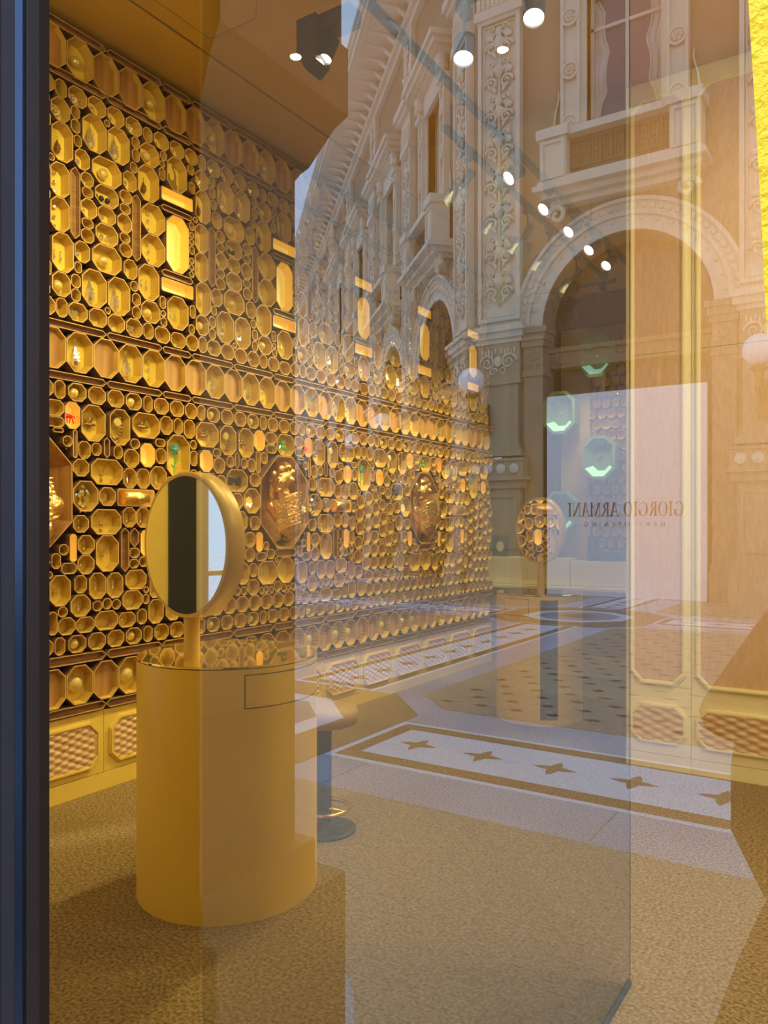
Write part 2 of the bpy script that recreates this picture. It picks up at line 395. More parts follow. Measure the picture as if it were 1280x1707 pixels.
# ================================================================== display wall: rows of octagonal boxes
# one bay of the upper field (period P) and one of the lower field (period 2P):
# offset along the wall, height of the centre, width, height (mm) and what the box holds
P = 1.034
UPPER = """195 3876 119 108 c,320 3877 121 106 g,448 3877 119 107 s,90 3874 70 99 n,576 3875 118 103 c,680 3870 71 88 n,785 3874 118 100 s,912 3873 118 99 g,
1031 3875 109 96 s,388 3814 40 40 n,590 3785 60 70 n,802 3791 50 60 n,1027 3791 59 66 n,180 3785 59 69 n,88 3759 118 125 c,696 3754 147 133 o,
792 3738 40 40 n,305 3718 162 206 D,469 3717 154 207 D,181 3710 59 75 n,591 3710 58 75 n,912 3714 165 213 W,5 3678 49 75 n,792 3676 48 79 n,
195 3634 51 66 n,576 3633 53 64 n,99 3588 133 211 d,686 3577 161 215 d,914 3563 260 84 R,224 3542 94 113 g,548 3539 97 119 g,387 3533 201 154 o,
32 3482 40 40 n,914 3478 260 37 h,255 3442 84 80 g,518 3438 88 78 s,0 3430 45 55 n,387 3395 160 116 k,85 3379 117 184 t,0 3374 40 40 n,
258 3371 72 58 n,514 3367 75 57 n,723 3373 184 181 t,0 3330 40 40 n,179 3286 62 395 v,386 3285 124 98 g,4 3278 45 55 n,266 3284 106 109 s,
510 3281 104 109 n,596 3281 63 397 v,917 3278 188 353 T,0 3210 40 40 n,258 3199 76 56 n,512 3196 75 56 n,85 3192 117 185 t,723 3185 184 188 t,
0 3166 40 40 n,387 3174 154 118 k2,258 3129 86 78 s,518 3125 88 80 n,0 3122 40 40 n,917 3075 261 44 h,224 3029 98 117 g,387 3033 200 158 o,
552 3022 98 116 s,917 3002 261 85 R,103 2991 133 211 e,689 2981 159 214 e,197 2936 47 63 n,579 2930 55 61 n,796 2886 47 79 n,9 2885 47 83 n,
183 2857 59 77 n,303 2846 165 210 D,596 2855 61 75 n,919 2847 174 206 e,471 2843 155 215 D,93 2816 114 133 o,800 2818 40 40 n,703 2805 148 131 o,
183 2779 59 72 n,596 2777 61 75 n,805 2767 50 57 n,1034 2770 50 63 n,392 2742 40 40 n,5 2685 105 101 s,95 2690 69 105 s,196 2688 123 104 c,
326 2686 121 104 n,685 2686 76 99 s,793 2685 120 100 n,452 2682 119 102 s,580 2683 120 107 c,920 2677 121 95 s,"""
LOWER = """55 2144 110 87 n,921 2135 72 102 n,1800 2144 119 87 n,826 2131 98 115 n,1014 2128 94 120 n,162 2114 97 149 red,669 2113 208 150 br,
1171 2107 204 162 br,1677 2115 120 146 L,1964 2109 203 159 frog,297 2086 159 205 br,1364 2088 155 201 wt,1539 2086 150 204 br,477 2083 143 210 wt,
56 2069 109 57 n,1801 2066 115 62 n,1049 2030 55 60 n,75 2025 65 26 s,777 2019 78 51 s,586 1996 68 60 n,1259 1997 74 54 s,1728 1995 70 85 n,
132 1970 60 60 n,178 1959 28 154 e,387 1955 41 118 v,1450 1958 38 115 v,1664 1962 49 153 e,923 1945 189 273 blue,316 1941 66 73 n,464 1936 62 78 s,
679 1935 113 145 L,782 1938 83 97 n,1052 1944 61 98 n,1385 1945 73 79 n,1519 1942 64 73 n,237 1931 79 98 n,1162 1934 119 145 L,1596 1934 83 96 n,
560 1908 111 110 n1,1280 1913 109 107 n1,1052 1842 60 60 n,1104 1844 40 40 n,216 1831 103 97 s,1631 1834 107 95 e,387 1817 216 148 n2,
1202 1824 90 69 n,1452 1820 205 155 sun,763 1802 128 143 e,852 1796 40 40 n,1298 1801 96 94 s,548 1790 93 120 e,647 1792 97 120 s,1104 1770 90 100 n,
1172 1764 40 40 n,996 1751 120 110 n,1348 1744 40 40 n,872 1715 120 110 n,1212 1694 90 100 n,1958 1686 542 681 BUST,391 1676 116 107 heart,
595 1675 272 104 cyl,1453 1680 115 109 s,1600 1685 169 176 bag,246 1674 164 171 fig,768 1667 70 85 n,1104 1659 120 110 n,1332 1663 120 110 n,
980 1639 120 110 n,856 1603 120 110 n,1232 1583 120 110 n,1316 1576 40 40 n,1388 1582 60 60 n,544 1559 96 119 e,645 1559 100 123 e,1108 1547 120 110 n,
1488 1540 128 143 e,383 1531 207 145 n2,754 1534 82 113 s,984 1527 120 110 n,1631 1528 107 99 e,215 1519 101 97 e,1336 1495 120 110 n,
860 1491 120 110 n,1212 1471 120 110 n,582 1439 64 116 v,964 1415 120 110 n,1088 1415 120 110 n,663 1406 76 155 L,740 1415 73 120 n,1412 1406 90 100 n,
1580 1413 112 107 s,249 1403 110 108 e,166 1387 45 155 L,1677 1395 72 141 L,108 1378 60 60 n,1172 1384 40 40 n,1216 1384 40 40 n,1304 1383 120 110 n,
513 1368 57 258 v,840 1367 120 110 n,1748 1366 60 60 n,1493 1361 57 208 v,390 1351 156 209 n1,582 1348 73 61 n,61 1318 56 84 n,738 1323 65 54 n,
1579 1306 101 98 s,1797 1307 82 73 n,1968 1313 254 58 h,956 1303 120 110 n,1080 1303 120 110 n,1204 1303 120 110 n,1400 1295 120 110 n,
247 1292 110 108 s,649 1294 67 63 n,1697 1291 111 60 n,140 1275 97 62 n,578 1284 67 56 n,1296 1282 60 60 n,733 1260 68 57 n,1860 1260 40 40 n,
832 1251 120 110 n,20 1244 40 40 n,1408 1216 40 40 n,1615 1198 78 99 n,592 1189 155 117 s,952 1191 120 110 n,1076 1191 120 110 n,1200 1191 120 110 n,
1324 1191 120 110 n,213 1184 79 101 n,1511 1178 117 153 s,1968 1184 194 195 s,324 1168 114 150 e,1763 1173 208 170 e,86 1157 129 169 n1,
443 1164 113 148 e,1420 1162 60 60 n,735 1148 84 157 n,668 1124 40 40 n,840 1123 120 110 n,992 1079 120 110 n,1116 1079 120 110 n,1240 1079 120 110 n,
1364 1079 120 110 n,1612 1079 120 110 n,566 1070 146 115 s,667 1068 48 60 n,1872 1068 80 80 n,213 1065 128 123 e,388 1062 60 65 s,1456 1058 60 60 n,
1520 1058 60 60 n,323 1055 64 60 s,451 1054 60 59 n,1700 1048 45 55 n,1748 1052 45 55 n,1804 1048 45 55 n,1944 1050 60 60 n,1996 1048 40 40 n,
2052 1054 60 60 n,101 1040 59 57 n,743 987 117 149 n,880 992 124 147 n,42 983 53 126 n,384 967 155 110 n,636 965 74 93 n,1008 967 120 110 n,
1132 967 120 110 n,1256 967 120 110 n,1380 967 120 110 n,1504 967 120 110 n,1628 967 120 110 n,1752 967 120 110 n,1876 967 120 110 n,
2000 967 120 110 n,125 960 108 96 n,243 956 120 88 s,527 957 122 89 s,"""
def parse(t):
    out = []
    for e in t.replace('\n', '').split(','):
        q = e.split()
        if len(q) == 5: out.append((float(q[0])/1000, float(q[1])/1000, float(q[2])/1000, float(q[3])/1000, q[4]))
    return out
UPPER = parse(UPPER); LOWER = parse(LOWER)
RIMX = -3.78; DEP = .066
def box_mb(w, h, kind):
    """octagonal tray open to +X: outer wall, rim, inner wall, back.  slots: rim, side, back"""
    mb = MB(); k = .29
    if kind in ('v', 'h'): k = .48
    if kind in ('R', 'cyl'): k = .10
    if kind == 'BUST': k = .34
    wd = .0045 if min(w, h) < .1 else .0055
    dep = .17 if kind == 'BUST' else (.03 if kind in ('wood', 'v', 'h') else DEP)
    o = octagon(w, h, k); i = octagon(w-2*wd, h-2*wd, k); sh = .90 if kind not in ('v','h','R','wood') else .95
    bk = octagon((w-2*wd)*sh, (h-2*wd)*sh, k)
    if kind == 'BUST': bk = octagon((w-2*wd)*.72, (h-2*wd)*.78, k)
    V = [(-.075,)+p for p in o]+[(0,)+p for p in o]+[(0.0,)+p for p in i]+[(-dep,)+p for p in bk]
    n = 8
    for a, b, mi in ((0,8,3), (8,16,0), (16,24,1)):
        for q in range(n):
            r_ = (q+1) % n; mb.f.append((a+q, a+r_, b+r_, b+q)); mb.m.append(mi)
    mb.f.append(tuple(range(24, 32))); mb.m.append(2); mb.v = V
    return mb
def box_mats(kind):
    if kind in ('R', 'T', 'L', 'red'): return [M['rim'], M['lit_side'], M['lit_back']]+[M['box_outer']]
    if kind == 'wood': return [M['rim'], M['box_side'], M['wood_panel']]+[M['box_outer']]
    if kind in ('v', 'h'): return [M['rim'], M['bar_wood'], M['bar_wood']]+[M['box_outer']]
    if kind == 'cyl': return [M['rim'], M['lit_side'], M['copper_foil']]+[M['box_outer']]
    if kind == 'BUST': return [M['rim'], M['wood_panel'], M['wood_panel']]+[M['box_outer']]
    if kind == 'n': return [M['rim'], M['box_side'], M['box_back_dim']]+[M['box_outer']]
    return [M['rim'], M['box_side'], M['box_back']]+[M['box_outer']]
inst = []                                        # every box on the wall: y, z, w, h, kind, seed
Y_MIN, Y_MAX = 2.22, 8.08
for b in range(-1, 6):
    for e in UPPER:
        y = S0+b*P+e[0]
        if y-e[2]/2 > Y_MIN and y+e[2]/2 < Y_MAX: inst.append((y, e[1], e[2], e[3], e[4]))
    rw = [(.086,.07,'s'),(.194,.119,'o'),(.322,.12,'n'),(.45,.12,'s'),(.578,.12,'o'),(.684,.072,'n'),(.788,.118,'s'),(.914,.118,'s'),(1.03,.105,'n')]
    for (zc, hh) in ((2.245,.10), (.856,.097)):
        for s_, w_, k_ in rw:
            y = S0+b*P+s_-.002
            if y-w_/2 > Y_MIN and y+w_/2 < Y_MAX: inst.append((y, zc, w_-.004, hh, k_))
    for zc, hh, kinds in ((4.088,.228,'wood o wood wood o wood'), (2.466,.222,'wood D wood D t wood'), (.628,.217,'wood O wood O O wood')):
        for q, k_ in enumerate(kinds.split()):
            y = S0+b*P+.037+q*P/6
            if y-.09 > Y_MIN and y+.09 < Y_MAX: inst.append((y, zc, P/6-.003, hh, k_))
    for zc, hh in ((4.225,.045), (3.962,.046), (2.600,.042), (2.322,.042), (.773,.052), (.490,.048)):
        for a, c in ((0,.383), (.383,.793), (.793,1.034)):
            y0 = S0+b*P+a+.002; y1 = S0+b*P+c-.002
            if y0 > Y_MIN and y1 < Y_MAX: inst.append(((y0+y1)/2, zc, y1-y0, hh, 'h'))
for b in range(-2, 6, 2):
    for e in LOWER:
        y = S0+b*P+e[0]
        if y-e[2]/2 > Y_MIN-(.3 if e[4] == 'BUST' else 0) and y+e[2]/2 < Y_MAX: inst.append((y, e[1], e[2], e[3], e[4]))
def seen(e):
    t = -RIMX*.5446+e[0]*.8387
    u = (RIMX*.8387+e[0]*.5446)/t*1310+640
    vis = 1.0 if u > 84 else .0
    return vis*e[2]*e[3]/t**2*abs(RIMX)/math.hypot(RIMX, e[0])
bars = [e for e in inst if e[4] == 'h']; boxes = [e for e in inst if e[4] != 'h']
boxes.sort(key=seen, reverse=True)
cache = {}
def box_mesh(e):
    key = (round(e[2],3), round(e[3],3), e[4])
    if key not in cache: cache[key] = box_mb(e[2], e[3], e[4]).mesh('display_box', box_mats(e[4]))
    return cache[key]
NB = 300
for e in boxes[:NB]: link('display_box', box_mesh(e), wall_left, (RIMX, e[0], e[1]))
for e in bars: link('shelf_bar', box_mesh(e), wall_left, (RIMX, e[0], e[1]))
# the boxes beyond the 300 largest, joined
names = ['rim','box_side','box_back','box_back_dim','lit_side','lit_back','wood_panel','bar_wood','copper_foil','box_outer']
rest = MB()
for e in boxes[NB:]:
    q = box_mb(e[2], e[3], e[4]); mm = [names.index(x.name) for x in box_mats(e[4])]
    q.m = [mm[i] for i in q.m]; rest.merge(q, (RIMX, e[0], e[1]))
stuff(obj('display_boxes', rest, [M[n] for n in names], wall_left))

# ------------------------------------------------------------------ the pieces on show
def gem(mb, c, r, mi=0, nu=8, nv=5): mb.ell(c, (r*.8, r, r), nu, nv, mi); return mb
def drop(mb, c, w, h, mi=0):
    prof = [(.002,h*.5),(w*.16,h*.34),(w*.34,h*.08),(w*.48,-.14*h),(w*.5,-.28*h),(w*.36,-.43*h),(.002,-.5*h)]
    return mb.lathe(prof, 8, c, 'z', mi)
def p_cluster():
    mb = MB(); rnd = random.Random(3)
    for i in range(9): gem(mb, (rnd.uniform(0,.02), rnd.uniform(-.026,.026), rnd.uniform(-.026,.026)), rnd.uniform(.009,.014), 0, 6, 4)
    return mb
def p_gem(r): return gem(MB(), (.01,0,0), r)
def p_orb(): return MB().ell((.02,0,0), .030, 14, 9)
def p_dome(): return MB().lathe([(.048,0),(.045,.018),(.034,.034),(.018,.042),(.002,.044)], 18, (0,0,0), 'x')
def p_drop(w, h):
    mb = drop(MB(), (.012,0,-.01), w, h)
    for i in range(7):
        a = i*.9; gem(mb, (.012+w*.38, w*.22*math.cos(a), -.02-.0+h*.22*math.sin(a)), .0065, 0, 6, 4)
    mb.tube([(.012,0,h*.45),(.012,.003,h*.62),(.012,-.003,h*.62),(.012,0,h*.45)], .0016, 5)
    return mb
def p_studs(n, vert, r):
    mb = MB()
    for i in range(n):
        d = (i-(n-1)/2)*.052
        gem(mb, (.008, 0 if vert else d*.8, d if vert else 0), r, 0, 8, 5)
    return mb
def p_pair():
    mb = MB()
    for s in (-1, 1):
        gem(mb, (.008, s*.020, .018), .006); drop(mb, (.008, s*.020, -.012), .015, .04)
    return mb
def p_neck(n):
    mb = MB(); w = .062
    mb.tube([(.004,-w,.07),(.006,-w*.5,.032),(.008,0,-.01),(.006,w*.5,.032),(.004,w,.07)], .0015, 5)
    for i in range(n): gem(mb, (.01, 0, -.014-.034*i), .011)
    return mb
def p_brooch():
    mb = MB(); mb.ell((.014,0,-.004), (.010,.026,.014), 10, 6); mb.ell((.016,-.026,.014), (.009,.011,.010), 8, 5)
    mb.tube([(.016,-.034,.014),(.016,-.046,.011)], [.004,.001], 5)
    mb.ell((.018,.010,.020), (.005,.012,.026), 8, 5, 0, Matrix.Rotation(R(-25),3,'X')); mb.ell((.012,.034,-.004), (.004,.018,.008), 8, 5)
    mb.tube([(.01,-.004,-.015),(.01,-.006,-.034)], .002, 5); mb.tube([(.01,.006,-.015),(.01,.008,-.034)], .002, 5)
    return mb
def p_watch():
    mb = MB()
    pts = [(.018+.012*math.sin(a*2*math.pi/20+1.2), .034*math.cos(a*2*math.pi/20), .068*math.sin(a*2*math.pi/20)) for a in range(20)]
    for i in range(20): gem(mb, pts[i], .0095, 0, 6, 4)
    mb.lathe([(.026,0),(.026,.010),(.021,.013),(.002,.013)], 16, (.028,0,.030), 'x', 1)
    return mb
def p_horse():
    mb = MB(); mb.ell((.02,0,0), (.010,.024,.013), 10, 6); mb.ell((.02,-.024,.018), (.007,.009,.018), 8, 5, 0, Matrix.Rotation(R(25),3,'X'))
    mb.ell((.02,-.036,.031), (.006,.013,.007), 8, 5)
    for y, d in ((-.018,-.012),(-.010,.004),(.014,-.006),(.022,.012)): mb.tube([(.02,y,-.006),(.02,y+d*.6,-.024),(.02,y+d,-.040)], [.005,.004,.003], 5)
    mb.tube([(.02,.022,.004),(.02,.040,-.004),(.02,.048,-.022)], [.004,.004,.001], 5)
    return mb
def p_flower():
    mb = MB()
    for i in range(6):
        a = i*math.pi/3
        mb.ell((.03,.020*math.cos(a),.05+.020*math.sin(a)), (.008,.018,.011), 8, 5, 0, Matrix.Rotation(a,3,'X'))
    mb.ell((.036,0,.05), .012, 8, 6, 2)
    mb.tube([(.025,0,.035),(.022,.004,-.02),(.02,-.004,-.11)], [.006,.004,.004], 6, 1)
    mb.ell((.022,.014,-.03), (.004,.016,.008), 8, 5, 1, Matrix.Rotation(R(40),3,'X')); mb.ell((.022,-.014,-.06), (.004,.016,.008), 8, 5, 1, Matrix.Rotation(R(-40),3,'X'))
    return mb
def p_figure():
    mb = MB(); rnd = random.Random(9)
    mb.ell((.025,0,.062), (.016,.018,.020), 8, 6); mb.ell((.025,0,.016), (.020,.028,.034), 8, 6); mb.ell((.025,0,-.034), (.022,.024,.030), 8, 6)
    for s in (-1, 1):
        mb.ell((.03,s*.034,.020), (.010,.010,.026), 7, 5, 0, Matrix.Rotation(R(s*30),3,'X')); mb.ell((.03,s*.016,-.074), (.014,.013,.022), 7, 5)
        mb.ell((.025,s*.016,.084), (.006,.008,.008), 6, 4)
    return mb
def p_heart():
    pts = []
    for i in range(24):
        t = i*2*math.pi/24; pts.append((.01, .0016*16*math.sin(t)**3, .0016*(13*math.cos(t)-5*math.cos(2*t)-2*math.cos(3*t)-math.cos(4*t))))
    return MB().tube(pts, .003, 6, 0, True)
def p_cyl():
    return MB().lathe([(.002,-.09),(.040,-.09),(.044,-.085),(.044,.05),(.038,.055),(.038,.085),(.002,.085)], 20, (.046,0,0), 'y')
def p_frog():
    mb = MB(); mb.ell((.02,0,-.01), (.018,.030,.022), 10, 6); mb.ell((.026,0,.018), (.016,.024,.015), 10, 6)
    for s in (-1, 1):
        mb.ell((.034,s*.015,.032), .007, 8, 5); mb.ell((.02,s*.032,-.022), (.012,.014,.016), 8, 5); mb.tube([(.024,s*.028,-.008),(.030,s*.040,-.026),(.036,s*.046,-.036)], [.007,.005,.004], 6)
    return mb
def p_sun():
    mb = MB()
    for s in (-1, 1):
        mb.lathe([(.030,0),(.034,.004),(.034,.010),(.028,.013)], 18, (.02,s*.038,0), 'x'); mb.tube([(.024,s*.070,.012),(-.0,s*.078,.010),(-.03,s*.074,.006)], .004, 6)
    mb.tube([(.028,-.012,.010),(.030,0,.015),(.028,.012,.010)], .004, 6)
    return mb
def p_bag():
    mb = MB(); mb.prism([(-.030,-.045),(.030,-.045),(.036,.010),(.0,.034),(-.036,.010)], .004, .028, 'x')
    mb.tube([(.016,-.030,.012),(.018,-.026,.050),(.018,0,.066),(.018,.026,.050),(.016,.030,.012)], .004, 6)
    for i in range(9): gem(mb, (.030, -.026+.0065*i, -.03+.01*math.sin(i)), .006, 1, 6, 4)
    return mb
def swan_poly():
    return [(-.050,-.058),(-.020,-.070),(.030,-.062),(.052,-.038),(.060,.004),(.050,.030),(.044,.006),(.036,.024),(.024,.038),(.022,.010),(.010,.020),(.004,.000),
            (-.010,-.012),(-.028,-.004),(-.036,.020),(-.026,.044),(-.010,.058),(-.020,.074),(-.036,.070),(-.048,.052),(-.034,.062),(-.026,.060),(-.040,.040),(-.050,.014),(-.046,-.016),(-.058,-.036)]
def p_swan(): return MB().prism([(-a*1.0, b*1.25) for a, b in swan_poly()], 0, .003, 'x')
KINDS = {  # code: mesh, materials, object name, category, label, group
 'c': (p_cluster(), ['crystal'], 'crystal_cluster', 'jewel', 'cluster of clear faceted crystals glittering in a small wall box', 'crystal clusters in the wall boxes'),
 'g': (p_gem(.017), ['crystal'], 'crystal', 'jewel', 'single clear cut crystal in a small wall box', 'single crystals in the wall boxes'),
 's': (p_gem(.008), ['crystal'], 'ring_stone', 'jewel', 'tiny sparkling stone in a small octagonal wall box', 'tiny stones in the wall boxes'),
 'o': (p_orb(), ['amber'], 'crystal_orb', 'jewel', 'round honey-coloured crystal orb in an octagonal wall box', 'crystal orbs in the wall boxes'),
 'O': (p_dome(), ['amber'], 'crystal_dome', 'jewel', 'round domed crystal in the lowest band of octagonal boxes', 'domed crystals in the lowest band'),
 'd': (p_drop(.036,.075), ['bronze'], 'small_pendant', 'jewel', 'small bronze drop pendant in a tall octagonal wall box', 'small drop pendants'),
 'D': (p_drop(.058,.13), ['crystal'], 'drop_pendant', 'jewel', 'large pear-shaped crystal pendant in a tall octagonal wall box', 'large drop pendants'),
 't': (p_studs(3,True,.011), ['crystal'], 'stud_set', 'jewel', 'three small stones set one above another in a wall box', 'vertical stone trios'),
 'k': (p_studs(3,False,.017), ['black'], 'black_stone_set', 'jewel', 'three black stones side by side in a wall box', 'black stone trios'),
 'k2': (p_studs(3,False,.015), ['crystal'], 'clear_stone_set', 'jewel', 'three clear stones side by side in a wall box', 'clear stone trios'),
 'e': (p_pair(), ['crystal'], 'earrings', 'earrings', 'pair of small drop earrings in an octagonal wall box', 'earrings in the wall boxes'),
 'n1': (p_neck(1), ['chain'], 'necklace', 'necklace', 'fine necklace with one pendant in a wall box', 'necklaces with one pendant'),
 'n2': (p_neck(2), ['chain'], 'necklace', 'necklace', 'fine necklace with two pendants in a wide wall box', 'necklaces with two pendants'),
 'br': (p_brooch(), ['bronze'], 'bird_brooch', 'brooch', 'small bronze bird figure in a large octagonal wall box', 'bird figures in the wall boxes'),
 'wt': (p_watch(), ['bronze','amber'], 'wristwatch', 'watch', 'jewelled wristwatch with pale dial in a tall wall box', 'watches in the wall boxes'),
 'red': (p_horse(), ['red'], 'red_horse', 'figurine', 'small red horse figurine in a lit yellow wall box', 'red horse figurines'),
 'blue': (p_flower(), ['teal_glass','green_glass','crystal'], 'glass_flower', 'figurine', 'teal glass flower on a green stem in a tall wall box', 'glass flowers'),
 'fig': (p_figure(), ['silver'], 'crystal_figure', 'figurine', 'glittering crystal bear figure in a large lit wall box', 'crystal bear figures'),
 'heart': (p_heart(), ['crystal'], 'heart_pendant', 'jewel', 'small open heart in an octagonal wall box', 'open heart jewels'),
 'cyl': (p_cyl(), ['copper_foil'], 'copper_cylinder', 'ornament', 'polished copper cylinder lying in a wide lit wall niche', 'copper cylinders'),
 'frog': (p_frog(), ['green_glass'], 'green_frog', 'figurine', 'green glass frog figure in an octagonal wall box', 'green frogs'),
 'sun': (p_sun(), ['black'], 'sunglasses', 'sunglasses', 'black sunglasses with round lenses in an octagonal wall box', 'sunglasses in the wall boxes'),
 'bag': (p_bag(), ['box_back','crystal'], 'jewelled_bag', 'bag', 'little jewelled bag in a warm lit wall box', 'jewelled bags'),
}
MULTI = {'e': 2, 't': 3, 'k': 3, 'k2': 3}                # sets of separate pieces
kmesh = {k: v[0].mesh(v[2], [M[x] for x in v[1]], k in ('o','O','cyl')) for k, v in KINDS.items() if k not in MULTI}
def one_ear():
    mb = MB(); gem(mb, (.008,0,.018), .006); drop(mb, (.008,0,-.012), .015, .04); mb.tube([(.008,0,.014),(.008,0,.006)], .002, 5); return mb
pieces = {'e': ('earring', one_ear().mesh('earring', M['crystal']), [(0,-.020,0),(0,.020,0)]),
          't': ('stone', gem(MB(), (.008,0,0), .011).mesh('stone', M['crystal']), [(0,0,-.052),(0,0,0),(0,0,.052)]),
          'k': ('stone', gem(MB(), (.008,0,0), .017).mesh('stone', M['black']), [(0,-.0416,0),(0,0,0),(0,.0416,0)]),
          'k2': ('stone', gem(MB(), (.008,0,0), .015).mesh('stone', M['crystal']), [(0,-.0416,0),(0,0,0),(0,.0416,0)])}
sw_mesh = p_swan().mesh('swan_emblem', M['print_brown'])
used = {}
far = MB(); far_names = ['crystal','amber','bronze','chain','black','red','teal_glass','green_glass','silver','copper_foil','box_back']
for n_, e in enumerate(boxes):
    k = e[4]
    if k in ('W',):
        link('swan_emblem', sw_mesh, wall_left, (RIMX-DEP+.001, e[0], e[1])); continue
    if k not in KINDS: continue
    x = RIMX-DEP+.006
    if n_ < 230 and seen(e) > 0:
        v = KINDS[k]; o = link(v[2], None if k in MULTI else kmesh[k], None, (x, e[0], e[1])); used.setdefault(k, []).append((e, o))
        if k in MULTI:
            nm, pm, offs = pieces[k]
            for f_ in offs: link(nm, pm, o, f_)
    else:
        q = MB(); q.v = KINDS[k][0].v; q.f = KINDS[k][0].f
        q.m = [far_names.index(KINDS[k][1][i]) for i in KINDS[k][0].m]
        far.merge(q, (x, e[0], e[1]))
o = stuff(obj('distant_jewels', far, [M[n] for n in far_names]))
tag(o, 'scatter of tiny jewels in the far boxes of the display wall', 'jewels')
# labels: kind, band of the wall, bay counted from the dark window frame, order within it
SHORT = {'c': 'cluster of clear crystals', 'g': 'single cut crystal', 's': 'tiny sparkling stone', 'o': 'honey-coloured crystal orb', 'O': 'domed crystal', 'd': 'small bronze drop pendant', 'D': 'large pear-shaped pendant',
 't': 'three stacked stones', 'k': 'three black stones', 'k2': 'three clear stones', 'e': 'pair of drop earrings', 'n1': 'fine single-pendant necklace', 'n2': 'fine double-pendant necklace', 'br': 'small bronze bird', 'wt': 'jewelled wristwatch',
 'red': 'small red horse', 'blue': 'teal glass flower', 'fig': 'glittering crystal bear', 'heart': 'small open heart', 'cyl': 'polished copper cylinder', 'frog': 'green glass frog', 'sun': 'black sunglasses', 'bag': 'little jewelled bag'}
ORD = ['first','second','third','fourth','fifth','sixth','seventh','eighth','ninth','tenth']
def zone(z): return 'top band' if z > 3.95 else 'upper boxes' if z > 2.62 else 'middle band' if z > 2.31 else 'lower boxes' if z > .78 else 'bottom band'
for k, L in used.items():
    grp = {}
    for e, o in L: grp.setdefault((zone(e[1]), int((e[0]-S0)//P)), []).append((e, o))
    for (zn, b), G in grp.items():
        G.sort(key=lambda q: (-round(q[0][1], 2), q[0][0]))
        for i, (e, o) in enumerate(G):
            lb_ = '%s in the %s, %s bay from the frame' % (SHORT[k], zn, ORD[max(b, 0)])
            if len(G) > 1: lb_ += ', %s from top' % ORD[min(i, 9)]
            tag(o, lb_, KINDS[k][3], KINDS[k][5])
# ================================================================== busts in the tall niches
def bust_mb():
    mb = MB()
    RX = lambda a: Matrix.Rotation(R(a), 3, 'X')
    # the figure looks down and along the wall; x is out of the wall, y along it, z up
    mb.ell((.0,-.005,.135), (.048,.050,.066), 14, 10, 0, RX(-12))            # skull
    mb.ell((.022,-.018,.118), (.036,.036,.050), 12, 8, 0, RX(-12))           # face
    mb.ell((.058,-.030,.116), (.014,.010,.018), 8, 6, 0, RX(-12))            # nose
    mb.ell((.044,-.030,.080), (.016,.018,.012), 8, 6)                        # chin
    mb.ell((.050,-.032,.096), (.010,.014,.006), 8, 5)                        # mouth
    for s in (-1, 1): mb.ell((.045,-.022+s*.020,.128), (.009,.010,.007), 8, 5)   # eyes
    mb.ell((.0,.040,.118), (.012,.010,.018), 8, 5)                           # ear
    rnd = random.Random(5)
    for i in range(46):                                                      # curls of hair
        a = rnd.uniform(0, 2*math.pi); h = rnd.uniform(-.25, 1)
        r_ = math.sqrt(max(0, 1-h*h))
        x = .050*r_*math.cos(a)-.006; y = .054*r_*math.sin(a)-.002; z = .142+.068*h
        if x > .025 and h < .55: continue
        mb.ell((x, y, z), rnd.uniform(.014,.020), 7, 5)
    for i in range(7): mb.ell((-.01,-.050-.004*math.sin(i),.10-.022*i), (.018,.016,.018), 7, 5)   # long lock
    mb.ell((.002,.004,.060), (.032,.034,.050), 10, 8, 0, RX(15))             # neck
    mb.ell((.0,.020,-.020), (.060,.086,.062), 14, 10, 0, RX(28))             # chest
    mb.ell((.0,.072,-.030), (.052,.050,.050), 12, 8, 0, RX(30))              # shoulder
    mb.ell((.0,-.050,.000), (.046,.036,.040), 12, 8)
    mb.ell((.0,.030,-.105), (.050,.056,.062), 12, 8, 0, RX(38))              # cut torso
    for i in range(9):                                                       # folds of the drape
        t = i/8; y0 = -.050+.020*t; z0 = .030-.14*t
        mb.tube([(.045,y0,z0-.02),(.066,y0+.05,z0+.012),(.058,y0+.10,z0+.030),(.020,y0+.135,z0+.040)], [.008,.012,.012,.006], 6)
    return mb
bust_mesh = bust_mb().mesh('bust_figure', M['copper_foil'], True)
st = MB(); st.lathe([(.040,-.300),(.040,-.288),(.012,-.282),(.009,-.270)], 16, (0,-.01,0)); st.tube([(0,-.01,-.27),(0,-.01,-.10)], .009, 8); st.box(-.018,.018,-.045,.030,-.150,-.132)
st_mesh = st.mesh('display_stand', M['black'])
bust_labels = {0: 'coppery gold bust cut off by the dark window frame', 1: 'coppery gold bust in the tall niche right of the round mirror', 2: 'coppery gold bust in the farther tall wall niche'}
bl = sorted([e for e in inst if e[4] == 'BUST'], key=lambda e: e[0])
for i, e in enumerate(bl):
    t = thing('bust', bust_labels.get(i, 'coppery gold bust'), 'bust', (RIMX-.040, e[0]+.02, e[1]+.0))
    t['group'] = 'gold busts in the tall niches'
    f_ = link('figure', bust_mesh, t, (0,0,-.03), (0,0,R(-38))); f_.scale = (1.35, 1.55, 1.5)
    rm = f_.modifiers.new('remesh', 'REMESH'); rm.mode = 'VOXEL'; rm.voxel_size = .005; rm.use_smooth_shade = True
    link('display_stand', st_mesh, t)

